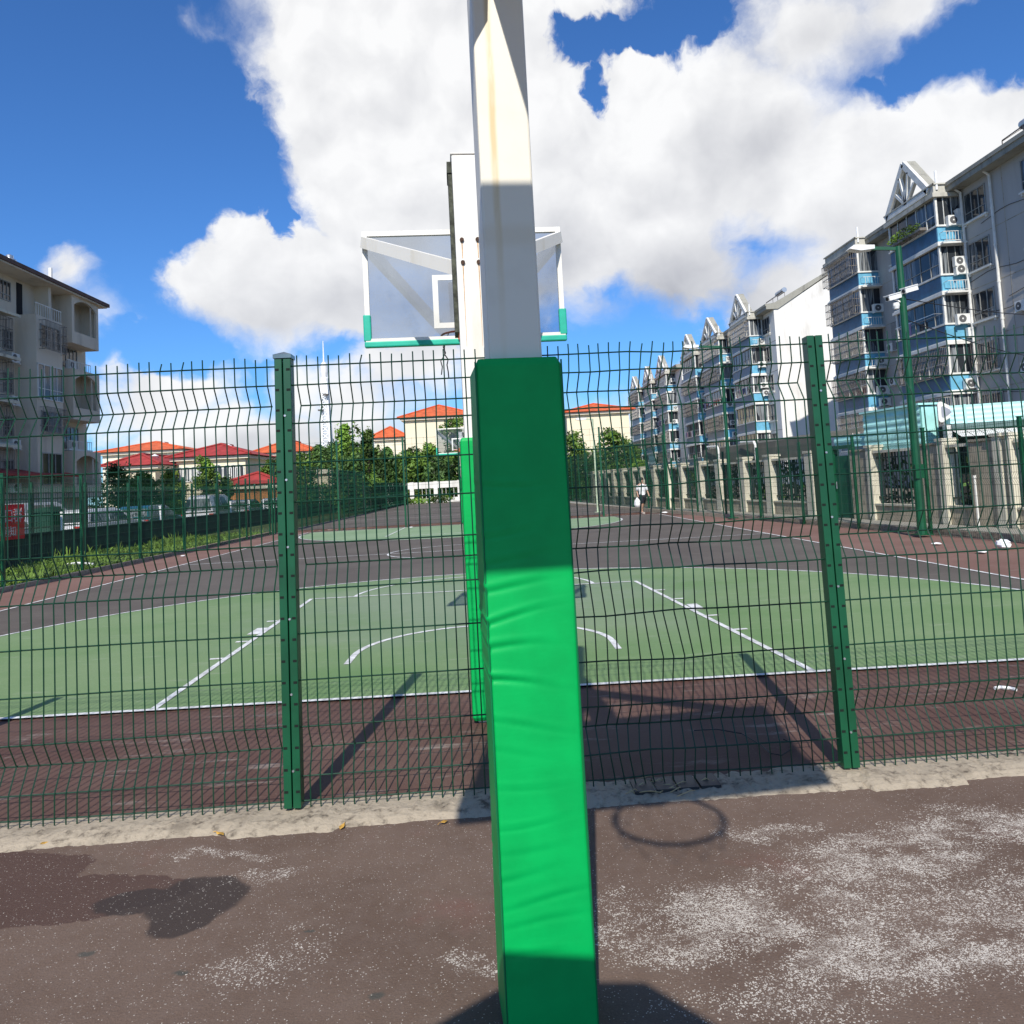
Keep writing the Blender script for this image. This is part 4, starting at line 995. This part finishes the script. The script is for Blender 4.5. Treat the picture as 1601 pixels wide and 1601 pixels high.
for i in range(len(pil)-1):
    a = ywall(pil[i]); c = ywall(pil[i+1]); its.append(('pillar', a, a+.42)); its.append(('rail', a+.42, c))
wall_run('long run of pale pillars with dark railings, receding behind the right hand fence', its)
hb = MB(); hq = random.Random(77)
for i in range(9000):
    y = 12+62*hq.random()**1.3; x = wl(y)+hq.uniform(.7, 1.5); z = hq.uniform(.0, 1.75)+.1*math.sin(y*2.3)
    leaf_cluster(hb, (x, y, z), .02, .02, .02, 1, .10, hq)
hb_ = hb.build('hedge', M_leaf[2]); tag(hb_, 'dark clipped hedge seen through the railings of the right hand wall', 'hedge')
# green gate and dark lower half between the two walls
def onwall(px): y = ywall(px); return Vector((wl(y), y, 0))
t = empty('gate', 'green sheet metal gate beside the stone wall, under the teal shed', 'gate', onwall(1334), WANG)
L = (onwall(1277)-onwall(1334)).length
b = MB(); b.box(.1, .14, .1, L-.1, .05, 1.9); b.build('gate_leaf', mat('dark_green_sheet', (.01, .10, .05), .5, 0, .15, 3), t)
b = MB()
for y in (.05, L*.5, L-.05): b.box(.05, .2, y-.05, y+.05, 0, 2.1)
b.box(.06, .19, .0, L, 2.101, 2.2); b.build('gate_frame', M_galv, t)
b = MB(); b.tube([(.04, L*.5-.15, .95), (.04, L*.5-.15, 1.15)], .015, 6); b.build('handle', M_steel, t)
def corrug(b, L, z0, z1, x=0.0, amp=.02, n=None, vert=False):
    n = n or int((z1-z0)/.045); prev = None
    for i in range(n+1):
        z = z0+(z1-z0)*i/n; xx = x+(amp if i % 4 in (1, 2) else 0)
        if prev: b.quad((prev[0], 0, prev[1]), (xx, 0, z), (xx, L, z), (prev[0], L, prev[1]))
        prev = (xx, z)
t = empty('shed', 'teal corrugated sheet hut standing above the stone wall, left of the tall lamp post', 'shed', onwall(1428)+Vector((.35, 0, 0)), WANG)
L = (onwall(1340)-onwall(1428)).length
b = MB(); corrug(b, L, 1.95, 3.02); b.box(.06, .5, .0, L, 1.95, 3.0); b.build('wall', M_teal, t)
b = MB(); b.box(-.06, .6, -.06, L+.06, 3.03, 3.08); b.build('roof', M_teal, t)
b = MB(); corrug(b, 1.6, 2.15, 2.5, .02); b.build('side_panel', M_teal, t, loc=(.05, L+.05, 0))
kang = math.atan2(-.9, 3.6)
t = empty('kiosk', 'low kiosk with a long aqua ribbed signboard and pale awning behind the near stone wall', 'kiosk', (11.05, 18.7, 0), kang)
L = 6.5
b = MB(); n = 8; prev = None
for i in range(n+1):
    z = 2.48+(2.92-2.48)*i/n; y = -.0 if i % 2 else -.012
    if prev: b.quad((0, prev[1], prev[0]), (L, prev[1], prev[0]), (L, y, z), (0, y, z))
    prev = (z, y)
b.box(0, L, .012, .3, 2.481, 2.919); b.build('signboard', M_tealb, t)
b = MB(); b.box(.32, .37, -.03, .31, 2.47, 2.93); b.build('signboard_trim', M_teal, t)
lg = MB(); k = 20; ex = 2.55
lg.v += [(ex+.20*math.cos(6.283*i/k)*(1 if i % 2 else .75), -.024, 2.70+.15*math.sin(6.283*i/k)*(1 if i % 2 else .75)) for i in range(k)]; lg.face(tuple(range(k)))
lg.build('signboard_emblem', mat('lime_yellow_emblem', (.62, .75, .12), .6), t)
b = MB(); b.box(0, L, -.1, .3, 2.34, 2.469); b.build('beam', mat('slate_beam', (.10, .16, .15), .7), t)
b = MB(); n = int(L/.28)
for i in range(n): b.quad((i*.28+.01, -.7, 2.14), (i*.28+.27, -.7, 2.14), (i*.28+.27, -.05, 2.32), (i*.28+.01, -.05, 2.32))
b.build('awning', M_white, t)
b = MB(); b.box(.1, L, .35, 2.6, 0, 2.45); b.build('wall', M_dark, t)
b = MB(); b.box(-.12, .02, -.05, .2, 2.0, 2.45); b.build('bracket', M_white, t)
# dark lean-to roof behind the pillars
ya, yb = ywall(1256), ywall(1085)
t = empty('bicycle_shelter', 'long dark weathered shelter roof behind the pale pillars', 'shelter', Vector((wl(ya)+.5, ya, 0)), WANG)
L = (yb-ya)/math.cos(WANG)
b = MB(); b.prism([(0, 1.95), (.1, 2.62), (2.6, 2.9), (2.6, 2.8), (.18, 2.5), (.1, 1.95)], 'y', 0, L); b.build('roof', stained('weathered_sheet', (.10, .10, .085), (.2, .19, .15), .7, 1.5), t)
b = MB()
for i in range(6): b.box(.2, .28, L*i/5-.04 if i else 0, L*i/5+.04, 0, 2.5)
b.build('post', M_rail, t)
for j, f in enumerate((.42, .78)):
    b = MB(); b.tube([(-.12, L*f, 1.2), (-.12, L*f, 2.55), (-.12, L*f+.1, 2.68), (-.02, L*f+1.4, 2.72)], .045, 8); b.build('drainpipe', M_white, t)
# thin white standpipe by the stone wall
p = onwall(1536); b = MB(); b.tube([(0, 0, 0), (0, 0, 1.08)], .025, 8); b.tube([(0, 0, 1.08), (0, 0, 1.14)], .035, 8)
o = b.build('standpipe', M_white, None, loc=(p.x-.12, p.y, .10)); tag(o, 'thin white standpipe in front of the stained stone wall', 'pipe')
# warning sign, pale triangle
t = empty('road_sign', 'pale rounded triangular sign seen beside the lamp post, above the stone wall', 'sign', (10.95, 18.75, 0))
b = MB(); b.tube([(0, 0, 2.0), (0, 0, 2.95)], .025, 8); b.build('pole', M_steel, t)
b = MB(); pts = []
for k in range(3):
    a0 = math.pi/2*0+k*2*math.pi/3
    for j in range(5): a = a0-.9+j*.45; pts.append((.2*math.cos(a0)+.08*math.cos(a), 2.78+.2*math.sin(a0)+.08*math.sin(a)))
b.prism(pts, 'y', -.06, -.03); so_ = b.build('sign_plate', M_white, t)
b = MB(); b.prism([(x*.55, 2.78+(z-2.78)*.55) for x, z in pts], 'y', -.066, -.0605); b.build('sign_face', mat('grey_sign_face', (.28, .29, .33), .5), so_)
# ---------------- lamp posts ----------------
def lamp(loc, h_, label, arm, r, cams=False, m=None, wl_=.7):
    t = empty('street_lamp', label, 'street lamp', loc); m = m or M_galv
    b = MB(); b.tube([(0, 0, 0), (0, 0, .25), (0, 0, h_)], [r*1.25, r*1.1, r*.8], 12); b.box(-.16, .16, -.16, .16, 0, .02); b.build('pole', m, t)
    b = MB(); b.bar((0, 0, h_-.05), (-arm, .1, h_+.02), .06, .07); b.build('arm', m, t)
    b = MB(); b.prism([(-arm-.45, h_-.0), (-arm-.35, h_+.08), (-arm+.1, h_+.06), (-arm+.1, h_-.02), (-arm-.2, h_-.05)], 'y', -.02, .2); b.build('lamp_head', M_wpost, t)
    if cams:
        for sx, dz, rz_ in ((-.28, -1.15, .3), (.18, -1.0, -.25)):
            b = MB(); b.bar((0, 0, h_+dz-.1), (sx*.8, -.05, h_+dz), .03); b.build('camera_bracket', M_wpost, t)
            b = MB(); b.bar((sx*.8-.17, -.12, h_+dz-.02), (sx*.8+.17, .0, h_+dz+.07), .12, .10); b.bar((sx*.8-.2, -.13, h_+dz+.04), (sx*.8+.16, -.0, h_+dz+.135), .15, .02); cbd = b.build('surveillance_camera', M_wpost, t)
            b = MB(); b.tube([(sx*.8-.185, -.125, h_+dz-.025), (sx*.8-.165, -.12, h_+dz-.02)], .042, 10); b.build('lens', M_dark, cbd)
        b = MB(); b.lathe([(0, -.09), (.05, -.07), (.07, 0), (.06, .06), (0, .07)], 12, (-.2, -.1, h_-1.32)); b.build('dome_camera', M_wpost, t)
        b = MB(); b.box(-.09, .09, -.12, -.07, 1.2, 1.5); b.build('junction_box', m, t)
    return t
lamp((9.0, 16.6, .05), 6.25, 'tall dark green lamp post carrying white surveillance cameras, right of the fence gatepost', .62, .085, True)
lamp((7.92, 26.5, .05), 5.9, 'slender dark green lamp post further along the right hand pavement', .85, .06)
g0 = gp(935, 801); lamp((g0.x, g0.y, 0), 4.55, 'pale lamp post in the distance in front of the cream villa on the right', .4, .05, m=mat('pale_green_pole', (.42, .5, .35), .5))
# overhead cables to the near block
for i, (a, c, s) in enumerate((((9.0, 16.6, 5.15), (27.3, 33, 8.2), .5), ((9.0, 16.6, 4.7), (27.3, 33, 6.4), .8))):
    a, c = Vector(a), Vector(c); pts = [a.lerp(c, k/24)-Vector((0, 0, s*math.sin(math.pi*k/24))) for k in range(25)]
    b = MB(); b.tube(pts, .012, 5); o = b.build('overhead_cable', M_dark); tag(o, ('upper', 'lower')[i]+' black cable sagging from the camera lamp post to the grey block', 'cable')

# ---------------- villas and far structures ----------------
def villa(xl, xr, ye, ya, Y, roof, wall, label, dep=14, ov=.9, arches=(), wins=(), base=0, vents=True, flat=False):
    A, B_ = atY(xl, ye, Y), atY(xr, ye, Y); z = (A.z+B_.z)/2; x0, x1 = A.x+ov, B_.x-ov; zr = max(z+1, atY((xl+xr)/2, ya, Y).z)
    t = empty('villa', label, 'house', (x0, Y, 0)); Wd = x1-x0
    b = MB(); b.box(0, Wd, 0, dep, 0, z); b.build('wall', wall, t)
    b = MB(); b.box(-ov*.55, Wd+ov*.55, -ov*.55, dep+ov*.55, z-.42, z-.1); b.build('cornice', M_creamw, t)
    r_ = MB(); hx = min(Wd, dep)/2; cxm = Wd/2; ry0, ry1 = hx*.9, dep-hx*.9
    if ry1 < ry0: ry0 = ry1 = dep/2
    rx0, rx1 = (cxm, cxm) if Wd <= dep else (hx*.9, Wd-hx*.9)
    if Wd > dep: ry0 = ry1 = dep/2
    o = ov; e = [(-o, -o, z), (Wd+o, -o, z), (Wd+o, dep+o, z), (-o, dep+o, z)]
    if Wd <= dep: p0, p1 = (cxm, ry0, zr), (cxm, ry1, zr); r_.v += e+[p0, p1]; F = [(0, 1, 4), (1, 2, 5, 4), (2, 3, 5), (3, 0, 4, 5)]
    else: p0, p1 = (rx0, ry0, zr), (rx1, ry1, zr); r_.v += e+[p0, p1]; F = [(0, 1, 5, 4), (1, 2, 5), (2, 3, 4, 5), (3, 0, 4)]
    for f in F: r_.face(f)
    r_.face((3, 2, 1, 0)); ro = r_.build('roof', roof, t)
    rg = MB()
    for a, c in ((e[0], p0), (e[1], p1 if Wd > dep else p0), (p0, p1)):
        if (Vector(a)-Vector(c)).length > .1: rg.tube([Vector(a)+Vector((0, 0, .05)), Vector(c)+Vector((0, 0, .05))], .14, 6)
    rg.build('ridge_tiles', roof, ro)
    if vents:
        vq = MB()
        for k in (.38, .62): vq.lathe([(0, 0), (.3, 0), (.3, .5), (.45, .55), (0, .8)], 10, (Wd*k, dep*.3, z+(zr-z)*.45))
        vq.build('roof_vent', M_wpost, ro)
    for fx_, zz, w_, h_ in arches:
        b = MB(); xx = Wd*fx_; pts = [(xx-w_/2, zz), (xx+w_/2, zz), (xx+w_/2, zz+h_*.7)]+[(xx+w_/2*math.cos(math.pi*i/8), zz+h_*.7+w_/2*math.sin(math.pi*i/8)) for i in range(1, 8)]+[(xx-w_/2, zz+h_*.7)]
        b.prism(pts, 'y', -.03, .05); wo_ = b.build('window', M_glass, t)
        b = MB(); b.box(xx-.04, xx+.04, -.06, -.031, zz, zz+h_*.7+w_/2-.02)
        n = len(pts)
        for i in range(n): p, q2 = pts[i], pts[(i+1) % n]; b.bar((p[0], -.05, p[1]), (q2[0], -.05, q2[1]), .12, .1)
        b.build('frame', M_framew, wo_)
    for fx_, zz, w_, h_ in wins:
        b = MB(); xx = Wd*fx_; b.box(xx-w_/2, xx+w_/2, -.03, .05, zz, zz+h_); wo_ = b.build('window', M_glass, t)
        b = MB(); b.box(xx-w_/2-.08, xx+w_/2+.08, -.08, -.031, zz-.12, zz); b.box(xx-.04, xx+.04, -.06, -.032, zz, zz+h_); b.build('frame', M_framew, wo_)
    return t
villa(150, 292, 705, 688, 112, M_orange, M_creamw, 'cream house with bright orange roof behind the left block, upper left of the villas', wins=((.35, 5, 1.4, 1.4), (.7, 5, 1.4, 1.4)))
villa(158, 256, 728, 709, 84, M_red, M_cream, 'low cream house with dark red hipped roof next to the beige block', wins=((.7, 2.6, 1.2, 1.3),))
villa(262, 396, 713, 692, 88, M_red, M_cream, 'wide cream villa with dark red roof and a row of arched windows', dep=11, arches=[(.06, 3.7, .9, 1.7), (.16, 3.7, .9, 1.7), (.26, 3.7, .9, 1.7), (.36, 3.7, .9, 1.7), (.60, 3.7, 1.1, 1.7), (.74, 3.7, .9, 1.7), (.83, 3.7, .9, 1.7), (.92, 3.7, .9, 1.7)], wins=((.8, 1.2, 1.2, 1.2),))
villa(388, 496, 707, 686, 112, M_orange, M_creamw, 'orange roofed house directly behind the left fence post')
villa(338, 446, 757, 739, 68, M_red, mat('orange_render', (.62, .25, .09), .8), 'small low building with bright red roof and orange walls behind the parked cars', dep=8, ov=.5, vents=False)
villa(576, 640, 684, 666, 122, M_orange, M_creamw, 'small orange roofed house left of the taller cream villa', dep=10)
villa(622, 745, 651, 629, 116, M_orange, M_cream, 'tall cream villa with orange hipped roof left of the green pole', dep=13, wins=())
villa(876, 992, 643, 627, 116, M_orange, M_cream, 'tall cream villa with orange roof right of the green pole', dep=13)
a, c = atY(463, 738, 74), atY(526, 738, 74)
t = empty('outbuilding', 'flat roofed pale yellow outbuilding behind the tall green fence', 'building', (a.x, 74, 0))
b = MB(); b.box(0, c.x-a.x, 0, 6, 0, a.z-.3); b.build('wall', M_cream, t)
b = MB(); b.box(-.3, c.x-a.x+.3, -.3, 6.3, a.z-.3, a.z+.1); b.build('roof', M_creamw, t)
b = MB(); b.box(1.0, 2.0, -.03, .02, .8, 2.1); b.box(2.6, 3.5, -.03, .02, .8, 2.1); b.build('window', M_glass, t)
# lattice broadcasting mast
mb = atY(511, 700, 260); mt = atY(505, 578, 260); ztop = mt.z; zs2 = atY(502, 533, 260).z
t = empty('broadcast_mast', 'white lattice broadcasting tower with a thin aerial, far away above the trees', 'tower', (mb.x, 260, 0))
b = MB(); q = random.Random(2); n = 16
for i in range(n):
    z0, z1 = ztop*.9*i/n, ztop*.9*(i+1)/n; w0, w1 = 2.0-1.1*i/n, 2.0-1.1*(i+1)/n
    for sx in (-1, 1):
        for sy in (-1, 1): b.bar((sx*w0, sy*w0, z0), (sx*w1, sy*w1, z1), .55)
    b.bar((-w0, -w0, z0), (w1, -w1, z1), .3); b.bar((w0, -w0, z0), (-w1, -w1, z1), .3); b.bar((-w0, -w0, z0), (w0, -w0, z0), .3)
b.build('lattice', M_wpost, t)
b = MB(); b.lathe([(0, 0), (1.3, 0), (1.5, 1.2), (1.4, 5), (1.0, 5.4), (1.2, 7), (1.2, 9.5), (.5, 10.5), (0, 10.5)], 12, (0, 0, ztop-8)); b.build('equipment_cabin', M_wpost, t)
b = MB(); b.tube([(0, 0, ztop+2), (0, 0, zs2)], [.3, .12], 6); b.build('aerial', M_wpost, t)
for z, a_ in ((ztop-12, .3), (ztop-12.5, 2.2), (ztop-14, 4), (ztop-9, 5.2)):
    b = MB(); b.lathe([(0, 0), (.9, .1), (1.0, .5), (0, .6)], 10, (1.7*math.cos(a_), 1.7*math.sin(a_)-.8, z)); b.build('dish', M_cage, t)
# white garden wall at the far end
a, c = atY(603, 757, 86), atY(745, 757, 86)
t = empty('garden_wall', 'white garden wall with open rectangular panels at the far end of the courts', 'wall', (a.x, 86, 0)); L = c.x-a.x+14
b = MB(); H = a.z; b.box(0, L, 0, .25, H-.7, H); b.box(0, L, .001, .249, 0, .5)
for i in range(int(L/2.6)+1): b.box(i*2.6, i*2.6+.45, -.03, .28, 0, H+.05)
b.build('wall', M_wallw, t)
b = MB()
for i in range(int(L/2.6)):
    for k in range(1, 5): b.box(i*2.6+.45+k*.43, i*2.6+.49+k*.43, .1, .14, .5, H-.7)
b.build('trellis', M_white, t)

# ---------------- trees ----------------
def tree(x, Y, h_, w_, m, label, seed, n=1300, s=.20, low=.0, cone=False, name='tree'):
    q = random.Random(seed); t = empty(name, label, 'tree', (x, Y, 0), 0, 'trees beyond the courts')
    b = MB(); b.tube([(0, 0, 0), (q.uniform(-.1, .1), 0, h_*.3), (q.uniform(-.2, .2), 0, h_*.55)], [.16, .12, .07], 7)
    for i in range(5):
        a = q.uniform(0, 6.28); z = h_*q.uniform(.3, .5); b.tube([(0, 0, z), (math.cos(a)*w_*.4, math.sin(a)*w_*.4, z+h_*.22)], [.06, .02], 5)
    b.build('trunk', M_bark, t)
    c = MB(); nb = 24
    for i in range(nb):
        f = i/(nb-1); z = h_*(low+.1+f*(.82-low)); prof = (1-f)*.9+.12 if cone else math.sqrt(max(.08, 1-(2*f-.9)**2*.85))
        a = q.uniform(0, 6.28); rr = w_*prof*q.uniform(.15, .72); bw = w_*q.uniform(.34, .56)*(.6+.5*prof)
        leaf_cluster(c, (math.cos(a)*rr, math.sin(a)*rr, z), bw, bw, bw*.8, n//nb, s, q, .12)
    # a few shoots breaking the outline
    for i in range(10):
        a = q.uniform(0, 6.28); f = q.uniform(.2, 1); leaf_cluster(c, (math.cos(a)*w_*(1.05-.6*f), math.sin(a)*w_*(1.05-.6*f), h_*(.3+.68*f)), .35, .35, .5, 22, s*.9, q)
    c.build('crown', m, t); return t
D, G, K, Yg = M_leaf[0], M_leaf[1], M_leaf[2], M_leaf[3]
tr = [ # px, top y, half width px, Y, material, cone, label
 (185, 726, 30, 66, D, 0, 'bushy green tree right of the beige block'), (222, 738, 24, 70, D, 0, 'low dark tree below the dark red roof'), (268, 733, 22, 64, Yg, 0, 'bright green tree in front of the arched windows'),
 (322, 712, 19, 62, G, 0, 'tall rounded bright tree in the middle of the wide villa'), (352, 745, 14, 64, K, 0, 'small dark tree beside the low red roof'), (424, 716, 20, 70, G, 0, 'light green tree left of the left fence post'),
 (470, 706, 26, 66, D, 0, 'tree just right of the left fence post'), (500, 692, 26, 78, K, 0, 'dark tree under the broadcast tower'), (539, 655, 27, 70, G, 1, 'tallest pointed tree right of the tower'), (574, 667, 24, 72, D, 1, 'second pointed tree, beside the small orange roof'),
 (602, 697, 26, 90, K, 0, 'dark round tree below the small orange roof'), (640, 699, 30, 91, D, 0, 'round tree in front of the tall cream villa'), (672, 692, 28, 94, G, 0, 'tree left of the distant backboard'), (708, 648, 32, 92, D, 0, 'tall leafy tree overlapping the tall cream villa'),
 (735, 690, 26, 95, K, 0, 'dark tree behind the green padding'), (690, 715, 34, 90, K, 0, 'low dense tree under the distant backboard'), (545, 712, 32, 60, K, 0, 'low dense tree at the foot of the pointed trees'),
 (452, 712, 26, 88, K, 0, 'dark tree far behind, right of the left fence post'), (520, 690, 26, 92, K, 0, 'dark tree filling the gap between tower and pointed tree'), (562, 690, 28, 93, K, 0, 'dark tree between the two pointed trees, further back'), (585, 705, 26, 96, D, 0, 'dull green tree behind the second pointed tree'), (622, 712, 26, 97, K, 0, 'dark tree just over the start of the white garden wall'), (656, 706, 28, 98, K, 0, 'dark tree above the middle of the white garden wall'),
 (895, 672, 26, 66, D, 0, 'tree hugging the right side of the green pole'), (868, 700, 24, 60, K, 0, 'dark low tree hidden behind the green padding'), (955, 668, 30, 70, D, 0, 'wide tree in front of the right cream villa'), (985, 690, 22, 74, G, 0, 'tree at the foot of the furthest block'), (925, 715, 30, 58, K, 0, 'low dense tree behind the right mesh fence'), (1020, 745, 18, 50, K, 0, 'small tree beside the pillars near the walking person')]
for i, (px, ty, hw, Y, m, cone, lb) in enumerate(tr):
    p = atY(px, ty, Y); tree(p.x, Y, p.z*.99, hw/FPX*Y*1.12, m, lb, 100+i, cone=bool(cone), n=3400, s=.15 if Y < 70 else .18 if Y < 85 else .22)
# shrubs at the foot of the white wall and along the fence
for i, (px, ty, Y, wd) in enumerate(((632, 779, 82, 1.0), (655, 779, 83, 1.6), (690, 774, 82, 1.4), (470, 757, 62, 1.8), (500, 752, 64, 1.6), (152, 742, 61, 1.2))):
    p = atY(px, ty, Y); t = empty('shrub', ('low shrub by the white garden wall, first from the left', 'spreading shrub in the middle of the white garden wall', 'shrub near the foot of the distant stand', 'rounded shrub in front of the outbuilding', 'second shrub beside the outbuilding window', 'shrub at the corner of the beige block')[i], 'shrub', (p.x, Y, 0), 0, 'shrubs beyond the courts')
    c = MB(); leaf_cluster(c, (0, 0, p.z*.5), wd, wd*.7, p.z*.5, 420, .14, random.Random(i)); c.build('foliage', (D, G)[i % 2], t)
    b = MB(); b.tube([(0, 0, 0), (0, 0, p.z*.4)], .05, 6); b.build('stem', M_bark, t)

# ---------------- person walking ----------------
pp = gp(1006, 803); 
def person(loc, s):
    t = empty('person', 'person in white top and dark shorts walking on the pavement with a pale bag', 'person', loc, R(20)); t.scale = (s, s, s)
    V = [(0, 0, .93), (0, 0, 1.12), (0, .01, 1.32), (0, .01, 1.45), (0, -.01, 1.53), (0, -.02, 1.63), (0, -.02, 1.72),
         (-.09, 0, .90), (-.10, -.16, .50), (-.10, -.05, .10), (-.10, -.20, .04), (.09, 0, .90), (.10, .10, .50), (.10, .32, .14), (.10, .24, .04),
         (-.19, .01, 1.40), (-.25, .08, 1.14), (-.26, -.02, .90), (-.26, -.05, .80), (.19, .01, 1.40), (.25, -.06, 1.14), (.26, -.18, .92), (.26, -.2, .83)]
    E = [(0, 1), (1, 2), (2, 3), (3, 4), (4, 5), (5, 6), (0, 7), (7, 8), (8, 9), (9, 10), (0, 11), (11, 12), (12, 13), (13, 14), (3, 15), (15, 16), (16, 17), (17, 18), (3, 19), (19, 20), (20, 21), (21, 22)]
    RA = [.14, .125, .15, .11, .055, .095, .075, .09, .06, .042, .04, .09, .06, .042, .04, .06, .042, .034, .04, .06, .042, .034, .04]
    me = bpy.data.meshes.new('person_body'); me.from_pydata(V, E, []); me.materials.append(mat('skin', (.42, .25, .17), .6, 0, .05))
    o = bpy.data.objects.new('body', me); COL.objects.link(o); o.parent = t
    sk = o.modifiers.new('skin', 'SKIN'); 
    for i, r_ in enumerate(RA): me.skin_vertices[0].data[i].radius = (r_, r_*.8 if i < 4 else r_)
    me.skin_vertices[0].data[0].use_root = True
    sb = o.modifiers.new('sub', 'SUBSURF'); sb.levels = 2; sb.render_levels = 2
    c = MB(); c.smooth = True; c.lathe([(.175, 0), (.17, .2), (.195, .4), (.17, .5), (.08, .56)], 14, (0, 0, .92)); oo = c.build('shirt', mat('white_shirt', (.8, .8, .8), .8), t); oo.scale = (1, .75, 1)
    c = MB(); c.smooth = True
    for s_, a, b_ in ((-1, V[15], V[16]), (1, V[19], V[20])): c.tube([a, b_], [.082, .07], 10)
    c.build('sleeve', MATS['white_shirt'], t)
    c = MB(); c.smooth = True
    for a, m_, k in ((V[7], V[8], -1), (V[11], V[12], 1)): c.tube([(a[0], a[1], .96), (a[0], a[1], .85), m_], [.115, .115, .095], 12)
    c.build('shorts', mat('dark_shorts', (.02, .022, .03), .8), t)
    c = MB(); c.smooth = True; c.lathe([(.0, .13), (.07, .115), (.105, .05), (.108, -.02), (.09, -.06)], 14, (0, .012, 1.67)); c.build('hair', mat('black_hair', (.012, .01, .01), .6), t)
    c = MB()
    for p, k in ((V[9], V[10]), (V[13], V[14])): c.bar((p[0], p[1]+.03, .045), (p[0], p[1]-.2, .035), .09, .07)
    c.build('shoe', mat('pale_shoe', (.5, .45, .4), .7), t)
    return t
person((pp.x, pp.y, .0), .88)
bg_ = MB(); bg_.smooth = True; bg_.lathe([(.0, 0), (.13, .02), (.16, .15), (.12, .30), (.03, .42), (.0, .46)], 12)
o = bg_.build('carrier_bag', M_wpost, None, loc=(pp.x-.24, pp.y-.05, .28)); tag(o, 'pale carrier bag in the hand of the walking person', 'bag')

# ---------------- litter and small things ----------------
def crumple(px, py, s, seed, label, name='paper_scrap', m=None, flat=.4, z0=.02):
    q = random.Random(seed); p = gp(px, py); b = MB(); n, k = 9, 6
    for j in range(k+1):
        f = math.pi*j/k
        for i in range(n): a = 2*math.pi*i/n; r_ = s*math.sin(f)*q.uniform(.65, 1.15); b.v.append((r_*math.cos(a), r_*math.sin(a)*.7, s*flat*(1-math.cos(f))*.5*q.uniform(.8, 1.1)))
    for j in range(k):
        for i in range(n): b.face((j*n+i, j*n+(i+1) % n, (j+1)*n+(i+1) % n, (j+1)*n+i))
    o = b.build(name, m or M_wpost, None, loc=(p.x, p.y, z0)); o.rotation_euler.z = q.uniform(0, 6); return tag(o, label, 'litter')
crumple(1569, 860, .17, 1, 'crumpled white bag on the faded red margin near the right fence', 'litter_bag', flat=1.0)
crumple(1535, 866, .11, 2, 'flat white scrap left of the crumpled bag')
crumple(1465, 853, .10, 3, 'white scrap at the foot of the lamp post kerb')
crumple(1040, 803, .16, 8, 'pale scrap on the margin near the walking person')
crumple(286, 871, .09, 4, 'small white scrap on the left red margin')
crumple(643, 826, .12, 9, 'small white scrap by the far baseline')
b = MB(); p = gp(1572, 1079); b.tube([(-.06, .02, .01), (-.02, .03, .014), (.03, .0, .012), (.05, -.04, .01)], .012, 6)
o = b.build('plastic_strip', M_wpost, None, loc=(p.x, p.y, 0)); tag(o, 'curved white plastic strip on the dark red court at the right', 'litter')
b = MB(); p = gp(125, 890); b.tube([(-.5, .2, .12), (-.1, .05, .16), (.35, -.05, .12)], .03, 6); b.tube([(.35, -.05, .12), (.42, -.3, .06)], .025, 6)
o = b.build('white_stick', M_wpost, None, loc=(p.x, p.y, 0)); tag(o, 'pale broken stick lying in the weeds by the left fence post', 'litter')
M_lf = mat('dry_leaf', (.50, .28, .05), .8, 0, .3, 20)
for i, (px, py, lb) in enumerate(((68, 1322, 'yellow leaf at the foot of the concrete strip, far left'), (535, 1296, 'yellow leaf right of the left fence post foot'), (345, 1307, 'orange leaf against the concrete strip left of the post'), (695, 1288, 'pale yellow leaf at the left of the padded pole'))):
    p = gp(px, py); b = MB(); b.quad((-.022, 0, .004), (-.008, -.012, .010), (.02, -.006, .006), (.03, .002, .014), (.01, .013, .008), (-.01, .012, .012)); b.tube([(.03, .002, .014), (.045, .006, .01)], .0015, 4)
    o = b.build('fallen_leaf', M_lf, None, loc=(p.x, p.y, .003)); o.rotation_euler.z = i*1.3; tag(o, lb, 'leaf', 'fallen leaves by the fence strip')
# twigs and a dark plank where the strip is broken
b = MB(); q = random.Random(8)
for i in range(16):
    p = gp(q.uniform(985, 1120), q.uniform(1225, 1248)); a = q.uniform(-.5, .5); l_ = q.uniform(.03, .12)
    b.tube([(p.x-math.cos(a)*l_, p.y-math.sin(a)*l_, .02), (p.x, p.y, .03+q.uniform(0, .012)), (p.x+math.cos(a+.5)*l_*.6, p.y+math.sin(a+.5)*l_*.6, .02)], .0025, 4)
o = b.build('dry_twigs', mat('dry_twig', (.42, .32, .17), .8, 0, .2), None); tag(o, 'tangle of dry straw and twigs in the broken gap of the concrete strip', 'twigs')
b = MB()
for i in range(4): p = gp(1005+i*34, 1238-i*3); b.box(p.x-.05, p.x+.05, p.y-.07, p.y+.09, .012, .03)
o = b.build('drain_slats', mat('black_sheeting', (.025, .027, .03), .5), None); tag(o, 'black slats lying in the broken gap of the concrete strip', 'drain cover')
pts = [gp(x, y, .02) for x, y in ((1085, 1142), (1120, 1140), (1160, 1147), (1190, 1165), (1205, 1178), (1222, 1181), (1236, 1172), (1236, 1160), (1225, 1156))]
b = MB(); b.tube(pts, .0035, 5); o = b.build('loose_cable', mat('black_cable', (.02, .02, .02), .5, 0, 0)); tag(o, 'thin black cable curling on the shaded court behind the fence', 'cable')
